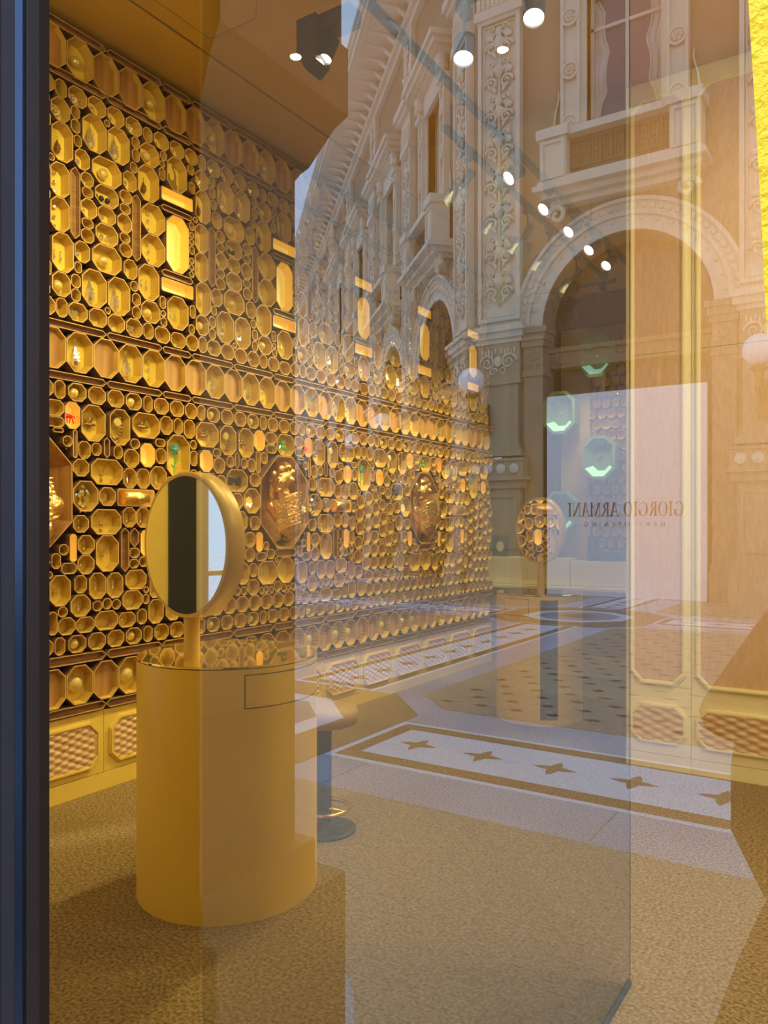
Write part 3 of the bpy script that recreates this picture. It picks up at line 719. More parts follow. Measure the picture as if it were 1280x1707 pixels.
# ================================================================== plinths with round mirrors
def plinth(name, label, loc, r, h, drawer_a, slot=False):
    t = thing(name, label, 'plinth', loc)
    mb = MB(); mb.lathe([(r,0),(r,.001),(r,h-.005),(r,h-.004)], 96, (0,0,0)); obj('drum', mb, M['plinth'], t, smooth=False)
    for p in t.children[0].data.polygons: p.use_smooth = abs(p.normal.z) < .5
    mb = MB(); mb.lathe([(r-.003,h-.004),(r-.003,h)], 96); obj('top_seam', mb, M['seam'], t)
    mb = MB(); mb.lathe([(r,h),(r,h+.006),(r-.002,h+.008)], 96); tp = obj('mirror_top', mb, M['plinth_top'], t)
    # drawer: a dark joint let into the drum, front slightly proud
    a0, a1 = drawer_a; z0, z1 = h-.150, h-.028; n = 20
    def shell(ra, rb, a0, a1, z0, z1):
        q = MB()
        for i in range(n):
            b0 = a0+(a1-a0)*i/n; b1 = a0+(a1-a0)*(i+1)/n
            c = [(math.cos(b)*rr, math.sin(b)*rr) for b, rr in ((b0,ra),(b1,ra),(b1,rb),(b0,rb))]
            q.prism(c, z0, z1)
        return q
    q = MB()
    for i in range(n):
        b0 = a0+(a1-a0)*i/n; b1 = a0+(a1-a0)*(i+1)/n; rr = r+.0015
        q.add([(math.cos(b0)*rr,math.sin(b0)*rr,z0),(math.cos(b1)*rr,math.sin(b1)*rr,z0),(math.cos(b1)*rr,math.sin(b1)*rr,z1),(math.cos(b0)*rr,math.sin(b0)*rr,z1)], [(0,1,2,3)])
    d = obj('drawer', q, M['plinth'], t, smooth=True)
    e = .004/r; s = MB()
    for (u0,u1,v0,v1) in ((a0-e,a1+e,z1,z1+.004),(a0-e,a1+e,z0-.004,z0),(a0-e,a0,z0,z1),(a1,a1+e,z0,z1)): s.merge(shell(r-.01, r+.0006, u0, u1, v0, v1))
    obj('drawer_joint', s, M['seam'], d)
    if slot:
        obj('dark_slot', shell(r-.02, r+.001, *slot, .05, h-.03), M['dark_brown'], t)
    return t
def round_mirror(name, label, loc, zc, rad, ang, thick=.075, stem=.032):
    """disc on a stem; ang = direction of the glass normal (from +X)"""
    t = thing(name, label, 'mirror', loc, (0,0,ang))
    mb = MB(); mb.lathe([(rad-.016,.002),(rad-.014,.004),(rad-.004,.004),(rad,0),(rad,-thick),(rad-.004,-thick-.003)], 72, (0,0,zc), 'x')
    rim = obj('casing', mb, M['mirror_rim'], t)
    for p in rim.data.polygons: p.use_smooth = abs(p.normal.x) < .5
    mb = MB(); mb.lathe([(rad-.017,.001),(rad-.017,.0045)], 72, (0,0,zc), 'x'); obj('mirror_glass', mb, M['silver'], t)
    mb = MB(); mb.lathe([(stem,0),(stem,.001),(stem,zc-rad+.019),(stem,zc-rad+.02)], 24, (-.034,0,0)); s = obj('stem', mb, M['mirror_rim'], t)
    for p in s.data.polygons: p.use_smooth = abs(p.normal.z) < .5
    return t
toC = math.atan2(-2.43, 2.36)
plinth('drum_plinth', 'large mustard yellow drum plinth with drawer in front of the display wall', (-2.36,2.43,0), .372, .965, (toC+.17, toC+1.42))
n1 = math.atan2(-.988, -.152)
round_mirror('round_mirror', 'large round mirror on a stem standing on the near drum plinth', (-2.361,2.185,.973), 1.43-.973, .290, n1)
P2 = (-2.36, 5.90); toC2 = math.atan2(-5.90, 2.36)
plinth('drum_plinth', 'smaller looking drum plinth standing deeper in the shop', (P2[0],P2[1],0), .335, .98, (toC2-.9, toC2-.25), (toC2+.02, toC2+.42))
round_mirror('round_mirror', 'round mirror on the far drum plinth reflecting the display wall', (-2.30,5.72,.988), 1.475-.988, .255, math.atan2(-.90,-.43), .05, .028)
# bar stool half hidden behind the near plinth
t = thing('bar_stool', 'dark bar stool with gold foot ring half hidden behind the near plinth', 'stool', (-2.373,3.11,0))
mb = MB(); mb.lathe([(.16,0),(.16,.010),(.14,.016),(.03,.030)], 32); obj('base', mb, M['black'], t, smooth=False)
mb = MB(); mb.lathe([(.038,.02),(.038,.021),(.038,.524),(.038,.525)], 20); obj('column', mb, M['black'], t, smooth=True)
mb = MB(); mb.tube([(.125*math.cos(i*math.pi/14), .125*math.sin(i*math.pi/14), .11) for i in range(28)], .010, 8, 0, True)
mb.tube([(-.125,0,.11),(.125,0,.11)], .008, 8); obj('foot_ring', mb, M['gold_metal'], t, smooth=True)
mb = MB(); mb.lathe([(.12,.52),(.165,.535),(.175,.57),(.165,.605),(.10,.62),(.01,.623)], 32); obj('seat', mb, M['stool_seat'], t, smooth=True)

# ================================================================== track lights
def track(label, p0, p1, z):
    t = thing('light_track', label, 'light track', (p0[0],p0[1],z))
    dx, dy = p1[0]-p0[0], p1[1]-p0[1]; L = math.hypot(dx, dy); t.rotation_euler = (0,0,math.atan2(dy,dx))
    mb = MB(); mb.box(0, L, -.02, .02, -.018, .018); obj('rail', mb, M['black'], t)
    n = max(2, int(L/1.6)+1); mb = MB()
    for i in range(n):
        x = .1+(L-.2)*i/(n-1); mb.tube([(x,0,.018),(x,0,CEIL-z)], .006, 6)
    obj('hanger', mb, M['black'], t)
    return t
track('long black light track hung along the ceiling above the plinths', (-2.18,1.5), (-2.20,8.45), 4.10)
track('shorter black light track between display wall and long track', (-2.45,4.5), (-2.54,8.25), 4.10)
track('black cross track near the rear ceiling, nearer of the two', (-3.55,8.22), (-2.45,8.28), 4.10)
track('black cross track near the rear ceiling, farther of the two', (-3.55,8.60), (-2.0,8.72), 4.10)
def spot_head(label, loc, aim, energy, big=False, group='spotlights on the ceiling tracks', lit=True, flags=False, gear=False):
    t = thing('spotlight', label, 'spotlight', loc, (0,0,0), group)
    d = (Vector(aim)-Vector(loc)).normalized(); q = d.to_track_quat('-Z','Y').to_euler()
    r_ = .034 if not big else .052; L = .13
    zt = 4.10-loc[2]
    mb = MB(); mb.box(-.022,.022,-.05,.05,zt-.075,zt-.018)
    if gear: mb.box(-.05,.16,-.05,.05,zt-.10,zt-.018); mb.prism([(-.14,zt-.03),(-.02,zt-.03),(-.02,zt-.26),(-.08,zt-.30),(-.14,zt-.20)], -.09, .03, 'y')
    mb.tube([(0,0,zt-.07),(0,0,0)], .008, 6); obj('mount', mb, M['black'], t)
    mb = MB(); mb.lathe([(r_*.85,.07),(r_,.06),(r_,-.06),(r_*.93,-.065),(r_*.90,-.050)], 20, cap=False); mb.lathe([(r_*.85,.069),(r_*.85,.07)], 20)
    b = obj('can', mb, M['black'], t, (0,0,0), q, smooth=False)
    mb = MB(); mb.lathe([(r_*.90,-.052),(r_*.90,-.050)], 20); obj('lens', mb, M['lamp_on'], b)
    if flags:
        mb = MB()
        for s in (-1, 1): mb.prism([(-.07,-.06),(.07,-.06),(.10,-.14),(.10,-.20),(-.10,-.20),(-.10,-.14)], s*(r_+.006), s*(r_+.009), 'y')
        obj('barn_door', mb, M['black'], b)
    if energy:
        l = bpy.data.lights.new('spot_beam', 'SPOT'); l.energy = energy*2.2; l.spot_size = R(72); l.spot_blend = .7; l.color = (1,.83,.34); l.shadow_soft_size = .04
        o = bpy.data.objects.new('spot_beam', l); COL.objects.link(o); o.parent = b; o.location = (0,0,-.075)
    return t
ES = 1.5
lb = 'black spotlight on the long track, number %s from the window'
words = ['second','third','fourth','fifth','sixth']
for i, (yy, ty, tz) in enumerate(((1.7,2.6,1.3),(2.1,2.9,2.4),(2.5,3.3,3.0))): spot_head('added unseen black wall-washing spotlight on the long track over the window, %s' % (['first']+words)[i], (-2.19,yy,3.93), (-3.85,ty,tz), 36)  # heads added above the view to brighten the near display wall
spot_head('big black spotlight with square flag nearest the window', (-2.40,3.19,3.92), (-2.75,1.9,0.8), 70, False, gear=True)
for i, (x, y) in enumerate(((-2.22,5.02),(-2.23,5.65),(-2.23,6.19),(-2.24,6.69),(-2.24,7.17))):
    spot_head(lb % words[i], (-2.19,y,3.93), (-3.5+.1*i, y-2.0, 1.9), 60, True)
for i, (x, y) in enumerate(((-2.46,4.83),(-2.47,5.45),(-2.48,5.95),(-2.49,6.45),(-2.51,7.2))):
    spot_head('black spotlight with flag on the shorter track, %s from the window' % (['first']+words)[i], (x,y,3.88), (-3.8, y+(.25 if i else -.35), 1.9), 100, False, flags=True)
for i, (x, y) in enumerate(((-3.10,8.22),(-2.60,8.27))):
    spot_head('small black spotlight on the nearer cross track, %s' % ('by the wall' if i == 0 else 'by the long track'), (x,y,3.92), (x-.1, 9.4, 1.4), 30)
spot_head('small black spotlight on the farther cross track', (-3.02,8.64,3.92), (-3.0,9.4,1.2), 30)
t1 = spot_head('black spotlight with round bright lens high above the screen', (-1.78,3.47,3.86), (-1.45,2.3,0.3), 35, True)
t2 = spot_head('black spotlight with round bright lens at the top of the view', (-1.41,3.46,3.92), (-.9,2.0,0.3), 35, True)
track('short black light track above the glass screen', (-1.78,3.47), (-1.0,3.46), 4.10)

# ================================================================== rear of the store
m = MB(); m.box(-3.71,-3.51,9.38,9.5,0,3.95); obj('dark_pilaster', m, M['dark_brown'], wall_back)
m = MB(); m.box(-7,1.8,9.36,9.5,3.95,CEIL); obj('bulkhead', m, M['dark_brown'], wall_back)
m = MB(); m.box(-3.49,-3.12,9.44,9.5,0,3.95); obj('mustard_panel', m, M['olive'], wall_back)
m = MB(); rnd = random.Random(2)
for i in range(9):
    for j in range(22):
        y = -3.08+i*.115; z = 1.05+j*.13
        w, h = .085+.02*rnd.random(), .10+.02*rnd.random(); q = box_mb(w, h, 'n')
        q2 = MB(); q2.v = [(p[1], -p[0], p[2]) for p in q.v]; q2.f = [f[::-1] for f in q.f]; q2.m = q.m
        m.merge(q2, (y+(.05 if j % 2 else 0), 9.42, z))
stuff(obj('rear_boxes', m, [M['rim'], M['box_side'], M['box_back_dim'], M['box_outer']], wall_back))
m = MB(); rnd = random.Random(4)
for i in range(70): m.ell((-3.1+rnd.random()*.95, 9.38, 1.0+rnd.random()*2.8), .012, 6, 4)
o = stuff(obj('rear_jewels', m, M['crystal'])); tag(o, 'tiny glittering jewels on the rear display wall', 'jewels')
for i, (x, z, lb_) in enumerate(((-2.98,3.55,'topmost teal octagonal showcase glowing on the rear wall'), (-3.43,2.90,'teal octagonal showcase on the dark rear pilaster, upper one'), (-2.94,2.33,'teal octagonal showcase with a ring above the rear counter'), (-3.43,1.68,'lowest teal octagonal showcase on the rear pilaster'))):
    t = thing('showcase', lb_, 'showcase', (x, 9.36, z), group='teal octagonal showcases')
    a = octagon(.40,.52,.30); b = octagon(.33,.45,.30); c = octagon(.20,.30,.30); mb = MB()
    for k_ in range(8):
        j = (k_+1) % 8
        mb.add([(a[k_][0],0,a[k_][1]),(a[j][0],0,a[j][1]),(a[j][0],-.16,a[j][1]),(a[k_][0],-.16,a[k_][1])], [(0,1,2,3)])
        mb.add([(a[k_][0],-.16,a[k_][1]),(a[j][0],-.16,a[j][1]),(b[j][0],-.16,b[j][1]),(b[k_][0],-.16,b[k_][1])], [(0,1,2,3)])
    obj('casing', mb, M['teal_box'], t)
    mb = MB(); ml = MB()
    for k_ in range(8):
        j = (k_+1) % 8
        q = ml if k_ in (0, 1, 7) else mb
        q.add([(b[k_][0],-.16,b[k_][1]),(b[j][0],-.16,b[j][1]),(c[j][0],-.05,c[j][1]),(c[k_][0],-.05,c[k_][1])], [(0,1,2,3)])
    mb.add([(p[0],-.05,p[1]) for p in c], [tuple(range(8))])
    obj('lining', mb, M['teal_box'], t); obj('lit_lip', ml, M['teal_lit'], t)
    if i == 2: mb = MB().tube([(.045*math.cos(a_*.45),-.07,-.01+.04*math.sin(a_*.45)) for a_ in range(14)], .006, 6, 0, True)
    else: mb = MB().ell((0,-.08,.01), .020, 8, 6)
    obj('jewel', mb, M['crystal'], t)
t = thing('rear_counter', 'cream counter with two boxes running along the rear wall', 'counter', (-3.6,9.1,0))
mb = MB(); mb.box(-.75,.35,-.05,.25,.80,1.13); bevel(obj('left_box', mb, M['counter'], t), .008)
mb = MB(); mb.box(.36,1.7,-.02,.25,.80,1.10); bevel(obj('right_box', mb, M['counter'], t), .008)
mb = MB(); mb.box(-.85,1.9,-.15,.27,.755,.795); bevel(obj('shelf', mb, M['counter'], t), .006)
mb = MB(); mb.box(-.80,1.9,-.05,.25,0,.755); obj('cabinet', mb, M['olive'], t)
t = thing('sign_card', 'small dark card with a white oval on the rear counter', 'sign', (-4.17,9.12,1.13))
mb = MB(); mb.box(-.11,.11,0,.012,0,.27); obj('card', mb, M['dark_green'], t)
mb = MB(); mb.lathe([(.05,-.003),(.05,0)], 20, (0,0,0), 'y'); o = obj('oval', mb, M['white_card'], t, (0,0,.13)); o.scale = (1,1,1.35)
for i, (x, w, h, lb_) in enumerate(((-2.80,.20,.10,'low dark green box on the rear counter behind the far mirror'), (-3.00,.10,.28,'upright dark green box on the rear counter'), (-2.58,.18,.07,'dark green box on the rear counter nearest the panelled wall'))):
    mb = MB(); mb.box(-w/2,w/2,0,.14,0,h); mb.box(-w/2+.01,w/2-.01,-.004,.13,h,h+.012)
    tag(bevel(obj('gift_box', mb, M['dark_green'], None, (x,9.12,1.102)), .004), lb_, 'box', 'gift boxes on the rear counter')
# ================================================================== the arcade outside, seen mirrored in the window
FY = lambda yp: 2*PANE_Y-yp            # depth seen in the mirror -> true position behind the photographer
FAC = FY(17.0)
# ------------------------------------------------------------------ floor of the arcade
m = MB(); m.box(-40, 14, -60, PANE_Y-.03, -.12, -.006); street = struct(obj('floor_arcade', m, M['marble_grey']))
def inlay(name, polys, mt, top):
    mb = MB()
    for p in polys: mb.prism([(x, FY(y)) for x, y in p][::-1], -.006, top)
    return obj(name, mb, M[mt], street)
def rect(x0, x1, y0, y1): return [(x0,y0),(x1,y0),(x1,y1),(x0,y1)]
CXs = [-4.49-8.3, -4.49, -4.49+8.3, -4.49+16.6]; CYs = [4.67, 12.95, 21.2]
star = []
for i in range(8):
    r_ = .135 if i % 2 == 0 else .045; star.append((r_*math.cos(i*math.pi/4), r_*math.sin(i*math.pi/4)))
def star_poly(c):
    out = []
    for i in range(4):
        a = i*math.pi/2
        for da, r_ in ((-.785,.050),(-.32,.085),(0,.14),(.32,.085)):
            out.append((c[0]+r_*math.cos(a+da), c[1]+r_*math.sin(a+da)))
    return out
star_mesh = None
bW, bB, bM_, stars = [], [], [], []
for cy in CYs:                                          # strips across
    for i in range(len(CXs)-1):
        x0, x1 = CXs[i]+1.32, CXs[i+1]-1.32
        bW.append(rect(x0,x1,cy-.51,cy+.51)); bB.append(rect(x0+.05,x1-.05,cy-.46,cy+.46)); bM_.append(rect(x0+.17,x1-.17,cy-.33,cy+.33))
        n = int((x1-x0-.7)/.49)
        for k in range(n+1): stars.append((x0+.42+k*.49, cy))
for cx_ in CXs:                                         # strips along
    for i in range(len(CYs)-1):
        y0, y1 = CYs[i]+1.34, CYs[i+1]-1.34
        bW.append(rect(cx_-.47,cx_+.47,y0,y1)); bB.append(rect(cx_-.42,cx_+.42,y0+.05,y1-.05)); bM_.append(rect(cx_-.30,cx_+.30,y0+.17,y1-.17))
        n = int((y1-y0-.7)/.49)
        for k in range(n+1): stars.append((cx_, y0+.42+k*.49))
inlay('white_border', bW, 'marble_white', -.003); inlay('brown_border', bB, 'mosaic_brownband', -.001); inlay('white_mosaic', bM_, 'marble_white', .000)
smb = MB(); smb.prism([(p[0], p[1]) for p in star_poly((0,0))], -.002, .002); star_mesh = smb.mesh('inlaid_star', M['mosaic_brown'])
for s in stars: link('inlaid_star', star_mesh, street, (s[0], FY(s[1]), 0))
cross_p, oct1, oct2, oct3 = [], [], [], []
for cx_ in CXs:
    for cy in CYs:
        cross_p.append([(cx_-1.30,cy-.75),(cx_-.75,cy-1.32),(cx_+.75,cy-1.32),(cx_+1.30,cy-.75),(cx_+1.30,cy+.75),(cx_+.75,cy+1.32),(cx_-.75,cy+1.32),(cx_-1.30,cy+.75)])
        oct1.append(reg8(.92,(cx_,cy))); oct2.append(reg8(.70,(cx_,cy))); oct3.append(reg8(.30,(cx_,cy)))
inlay('brown_crossing', cross_p, 'mosaic_brown', -.003); inlay('pale_octagon', oct1, 'marble_white', -.001); inlay('slate_octagon', oct2, 'slate', .0); inlay('medallion', oct3, 'mosaic_brown', .001)
fields = []
for i in range(len(CXs)-1):
    for j in range(-1, len(CYs)-1):
        x0, x1 = CXs[i]+.95, CXs[i+1]-.95; y0 = (CYs[j] if j >= 0 else CYs[0]-8.28)+1.03; y1 = CYs[j+1]-1.0; c = .42
        fields.append([(x0+c,y0),(x1-c,y0),(x1,y0+c),(x1,y1-c),(x1-c,y1),(x0+c,y1),(x0,y1-c),(x0,y0+c)])
# the nearest field is cut by a marble band that runs past the pier
near = [(-3.2,3.66),(3.0,3.66),(3.0,1.35),(-.92,1.35),(-1.50,2.12),(-3.2,3.4)]
fl = [f for f in fields if min(p[1] for p in f) > 3.7] + [near]
inlay('tan_mosaic', fl, 'mosaic_tan', -.002)
dm = MB(); rnd = random.Random(1)
for f in fl[:-1]:
    xs = [p[0] for p in f]; ys = [p[1] for p in f]
    if max(xs) < -8 or min(ys) > 15: continue
    y = min(ys)+.3; r_ = 0
    while y < max(ys)-.25:
        x = min(xs)+.3+(.16 if r_ % 2 else 0)
        while x < max(xs)-.25:
            s = .065; dm.prism([(x-s,FY(y)),(x,FY(y)-s*.7),(x+s,FY(y)),(x,FY(y)+s*.7)], -.004, .0); x += .32
        y += .28; r_ += 1
stuff(obj('dark_tesserae', dm, M['mosaic_dark'], street))
# marble joints
jm = MB()
for x in range(-12, 6): jm.box(x*1.6+.37, x*1.6+.376, FY(4.16), FY(3.66), -.006, -.0045)
obj('marble_joint', jm, M['slate'], street)

# ------------------------------------------------------------------ bays of the opposite building (local: x along, y outwards, z up)
AR, ASP = 1.83, 6.05
def arc_pts(r, n=24): return [(r*math.cos(math.pi*i/n), ASP+r*math.sin(math.pi*i/n)) for i in range(n+1)]
def ring(mb, r0, r1, v0, v1, n=24, m_=0):
    a = arc_pts(r0, n); b = arc_pts(r1, n)
    for i in range(n): mb.prism([a[i], a[i+1], b[i+1], b[i]], v0, v1, 'y', m_)
def bay_wall():
    mb = MB(); T = -.7
    for s in (-1, 1):
        mb.box(min(s*AR, s*2.85), max(s*AR, s*2.85), T, 0, 0, ASP)
        mb.box(min(s*.80, s*2.85), max(s*.80, s*2.85), T, 0, 10.15, 13.6)
    a = arc_pts(AR)
    for i in range(24):
        mb.prism([a[i], a[i+1], (2.85*math.cos(math.pi*(i+1)/24), 10.15), (2.85*math.cos(math.pi*i/24), 10.15)], T, 0, 'y')
    mb.box(-2.85, 2.85, T, 0, 13.6, 18.0); mb.box(-2.85, 2.85, T-.3, -.2, 18.0, 22.0)
    # the two triangles left at the springing
    for s in (-1, 1): mb.prism([(s*AR, ASP), (s*2.85, ASP), (s*2.85, 10.15)], T, -.0005, 'y')
    return mb
def archivolt():
    mb = MB(); ring(mb, 1.83, 1.97, -.1, .05); ring(mb, 1.97, 2.14, -.1, .03); ring(mb, 2.14, 2.22, -.1, .09); ring(mb, 2.22, 2.42, -.1, .06); ring(mb, 2.42, 2.50, -.1, .13)
    for i in range(40):
        a = math.pi*(i+.5)/40
        mb.ell((2.32*math.cos(a), .07, ASP+2.32*math.sin(a)), (.075,.045,.075), 6, 4)
        if i % 2: mb.ell((2.05*math.cos(a), .035, ASP+2.05*math.sin(a)), .045, 6, 4)
    return mb
def scroll(mb, c, r, turns, s=1, v=.05, rad=.035, up=1, n=22):
    pts = []; rr = []
    for i in range(n+1):
        t = i/n; a = t*turns*2*math.pi; q = r*(1-.85*t)
        pts.append((c[0]+s*q*math.cos(a), v+.05*t, c[1]+up*q*math.sin(a))); rr.append(rad*(1-.5*t))
    mb.tube(pts, rr, 6)
def ornament(w, h, step=.82):
    """candelabra relief: stem, mirrored scrolls, leaves, urns and rosettes"""
    mb = MB(); z = -h/2+.25; k = 0
    mb.tube([(0,.02,-h/2+.1),(0,.05,0),(0,.02,h/2-.1)], .035, 6)
    while z < h/2-.3:
        for s in (-1, 1):
            scroll(mb, (s*w*.24, z+.15), w*.20, 1.5, s, .05, .04)
            scroll(mb, (s*w*.20, z+.60), w*.15, 1.4, -s, .05, .032, -1)
            for q in range(4):
                a = .4+q*.55
                mb.ell((s*w*.30*math.cos(a)*.9, .05, z+.35+w*.34*math.sin(a)*.8), (.05,.035,.12), 6, 5, 0, Matrix.Rotation(s*(-a+.8),3,'Y'))
            mb.ell((s*w*.33, .05, z+.42), (.075,.05,.075), 8, 5); mb.ell((s*w*.16, .06, z+.02), (.05,.04,.11), 6, 5, 0, Matrix.Rotation(s*.6,3,'Y'))
        if k % 2 == 0:
            mb.lathe([(.02,-.16),(.10,-.06),(.15,.06),(.06,.12),(.10,.16)], 10, (0,.05,z+.42))
        else:
            mb.ell((0,.08,z+.50), (.09,.07,.10), 8, 6); mb.ell((0,.07,z+.30), (.11,.07,.16), 8, 6)
            for s in (-1, 1): mb.ell((s*.13,.06,z+.30), (.035,.035,.14), 6, 5, 0, Matrix.Rotation(s*-.7,3,'Y'))
        z += step; k += 1
    return mb
def frame_rect(mb, x0, x1, z0, z1, w, v0, v1):
    mb.box(x0,x1,v0,v1,z1-w,z1); mb.box(x0,x1,v0,v1,z0,z0+w); mb.box(x0,x0+w,v0,v1,z0+w,z1-w); mb.box(x1-w,x1,v0,v1,z0+w,z1-w)
def pilaster_mb():
    mb = MB()
    mb.box(-.53,.53,0,.10,6.2,13.7)                       # upper shaft
    frame_rect(mb, -.53, .53, 6.3, 13.4, .09, .10, .20); frame_rect(mb, -.42, .42, 6.42, 13.28, .035, .10, .14)
    mb.box(-.60,.60,0,.26,13.40,13.62); mb.box(-.56,.56,0,.20,13.62,14.5)
    for i in range(9): mb.box(-.50+i*.115,-.45+i*.115,.20,.24,13.66,14.15)
    mb.box(-.68,.68,0,.34,14.5,14.62); mb.box(-.74,.74,0,.44,14.62,14.85)
    mb.box(-.50,.50,0,.14,14.85,17.4)
    for z0, z1, w, d in ((5.78,5.88,.58,.22),(5.88,6.02,.64,.30),(6.02,6.10,.70,.38),(6.10,6.20,.60,.25)): mb.box(-w,w,0,d,z0,z1)
    lo = len(mb.f)
    mb.box(-.52,.52,0,.18,4.90,5.78)                      # frieze block
    mb.box(-.55,.55,0,.22,4.82,4.90); mb.box(-.47,.47,0,.16,3.42,4.82)
    for z0, z1, w, d in ((3.28,3.42,.54,.24),(3.14,3.28,.60,.30),(3.02,3.08,.70,.42),(2.66,3.02,.68,.38),(2.58,2.66,.74,.46),(2.40,2.58,.66,.36)): mb.box(-w,w,0,d,z0,z1)
    mb.box(-.56,.56,0,.28,.85,2.40); frame_rect(mb, -.50, .50, 1.0, 2.25, .07, .28, .32)
    for z0, z1, w, d in ((.70,.85,.62,.36),(.55,.70,.66,.40),(0,.55,.70,.44)): mb.box(-w,w,0,d,z0,z1)
    for i in range(lo, len(mb.f)): mb.m[i] = 1  # parts below the capital get the stone coloured as if in shade
    return mb
def frieze_mb():
    mb = MB()
    for s in (-1, 1):
        scroll(mb, (s*.26, 5.34), .20, 1.6, s, .20, .03); scroll(mb, (s*.12, 5.12), .10, 1.3, -s, .20, .025)
        for q in range(5): mb.ell((s*(.08+.08*q), .20, 5.60-.04*(q % 2)), (.03,.03,.08), 6, 4)
    mb.ell((0,.22,5.35), (.10,.06,.13), 8, 6)
    for i in range(4):
        x = -.48+i*.32; mb.lathe([(.11,.38),(.12,.41),(.09,.41),(.05,.43),(.01,.44)], 10, (x,0,2.84), 'y')
    return mb
def jamb_mb():
    mb = MB()
    for s in (-1, 1):
        x0, x1 = sorted((s*1.80, s*2.26))
        mb.box(x0,x1,0,.08,.75,4.95); mb.box(x0-.03,x1+.03,0,.12,.60,.75); mb.box(x0-.05,x1+.05,0,.14,0,.60)
        mb.box(x0-.03,x1+.03,-.4,.12,4.95,5.05); mb.box(x0,x1,-.4,.09,5.05,5.62)
        for z0, z1, g in ((5.62,5.76,.04),(5.76,5.92,.08),(5.92,6.05,.13)): mb.box(x0-g,x1+g,-.4,.10+g,z0,z1)
        c = (x0+x1)/2
        for q in range(5):
            a = (q-2)*.45; mb.ell((c+.14*math.sin(a), .10, 5.25+.18*math.cos(a)), (.035,.03,.12), 6, 5, 0, Matrix.Rotation(a,3,'Y'))
        for q in (-1, 1): scroll(mb, (c+q*.12, 5.20), .07, 1.2, q, .09, .02)
    return mb
def balcony_parts():
    a = MB()
    for z0, z1, w, d in ((8.62,8.74,1.55,.30),(8.74,8.86,1.68,.50),(8.86,8.98,1.80,.72),(8.98,9.08,1.72,.64)): a.box(-w,w,0,d,z0,z1)
    for s in (-1, 1):                                    # corner piers with sunk panels
        x0, x1 = sorted((s*1.08, s*1.68)); a.box(x0,x1,.10,.58,9.08,10.0); frame_rect(a, x0+.03, x1-.03, 9.12, 9.96, .07, .58, .62)
        a.box(x0-.06,x1+.06,.04,.66,10.0,10.22)
        scroll(a, (s*1.38, 8.40), .22, 1.3, s, .30, .07)
    a.box(-1.1,1.1,.12,.54,9.08,9.16); a.box(-1.1,1.1,.10,.56,10.02,10.18)
    b = MB(); b.box(-1.08,1.08,.22,.30,9.16,10.02)
    for i in range(9):
        x = -.96+i*.24
        frame_rect(b, x-.10, x+.10, 9.34, 9.92, .022, .30, .35)
        b.ell((x,.32,9.64), (.05,.035,.05), 6, 5)
        for q in range(4): b.ell((x+.055*math.cos(q*math.pi/2),.31,9.64+.14*math.sin(q*math.pi/2)), (.03,.03,.06), 6, 4)
        scroll(b, (x-.05, 9.25), .05, 1.1, -1, .31, .016, 1, 10); scroll(b, (x+.05, 9.25), .05, 1.1, 1, .31, .016, 1, 10)
    return a, b
def window_surround():
    mb = MB()
    for s in (-1, 1):
        x0, x1 = sorted((s*.92, s*1.36)); mb.box(x0,x1,0,.10,10.2,13.6); c = (x0+x1)/2
        frame_rect(mb, x0, x1, 10.40, 13.5, .07, .10, .17)
        for zc in (10.46, 11.62, 12.80):
            mb.lathe([(.19,.12),(.20,.19),(.15,.19),(.14,.15),(.12,.15)], 18, (c,0,zc), 'y')
            for q in range(6): mb.ell((c+.075*math.cos(q*1.047),.17,zc+.075*math.sin(q*1.047)), (.045,.04,.045), 6, 4)
            mb.ell((c,.18,zc), (.035,.04,.035), 6, 4)
        x2, x3 = sorted((s*.80, s*.92)); mb.box(x2,x3,-.2,.06,10.15,13.6)
        scroll(mb, (s*1.49, 10.42), .11, 1.3, s, .04, .025); mb.tube([(s*1.56,.04,10.48),(s*1.52,.04,10.8),(s*1.43,.04,11.15),(s*1.45,.04,11.3)], [.03,.025,.02,.02], 6)
        x4, x5 = sorted((s*.90, s*1.40)); mb.box(x4,x5,0,.26,13.5,13.66)
        mb.lathe([(.05,13.7),(.20,13.8),(.16,14.0),(.20,14.15)], 10, (c,.16,0))
    mb.box(-1.45,1.45,0,.30,14.15,14.30); mb.box(-1.58,1.58,0,.52,14.30,14.45); mb.box(-1.66,1.66,0,.62,14.45,14.60); mb.box(-1.0,1.0,0,.12,13.5,14.15)
    for i in range(16): mb.box(-1.44+i*.185,-1.36+i*.185,.30,.40,14.18,14.30)
    mb.box(-.95,.95,0,.16,10.12,10.22)
    return mb
def window_leaf():
    g = MB(); g.box(-.80,.80,-.34,-.32,10.15,13.6)
    f = MB(); frame_rect(f, -.80, .80, 10.15, 13.6, .07, -.32, -.26); f.box(-.035,.035,-.32,-.25,10.15,13.6); f.box(-.80,.80,-.32,-.26,12.55,12.62)
    c = MB(); n = 10
    for s in (-1, 1):                                   # scalloped lace curtains
        o_, i_ = [], []
        for q in range(n+1):
            z = 10.3+2.9*q/n; x = s*(.70-.22*math.sin(q/n*math.pi*.9)-.05*math.cos(q*2.1))
            i_.append((x, z)); o_.append((s*.72, z))
        for q in range(n): c.prism([o_[q], i_[q], i_[q+1], o_[q+1]], -.318, -.312, 'y')
        c.tube([(i_[q][0]-s*.02, -.31, i_[q][1]) for q in range(n+1)], .03, 6)
        c.tube([(i_[q][0]+s*.12, -.31, i_[q][1]) for q in range(n+1)], .018, 6)
    return g, f, c
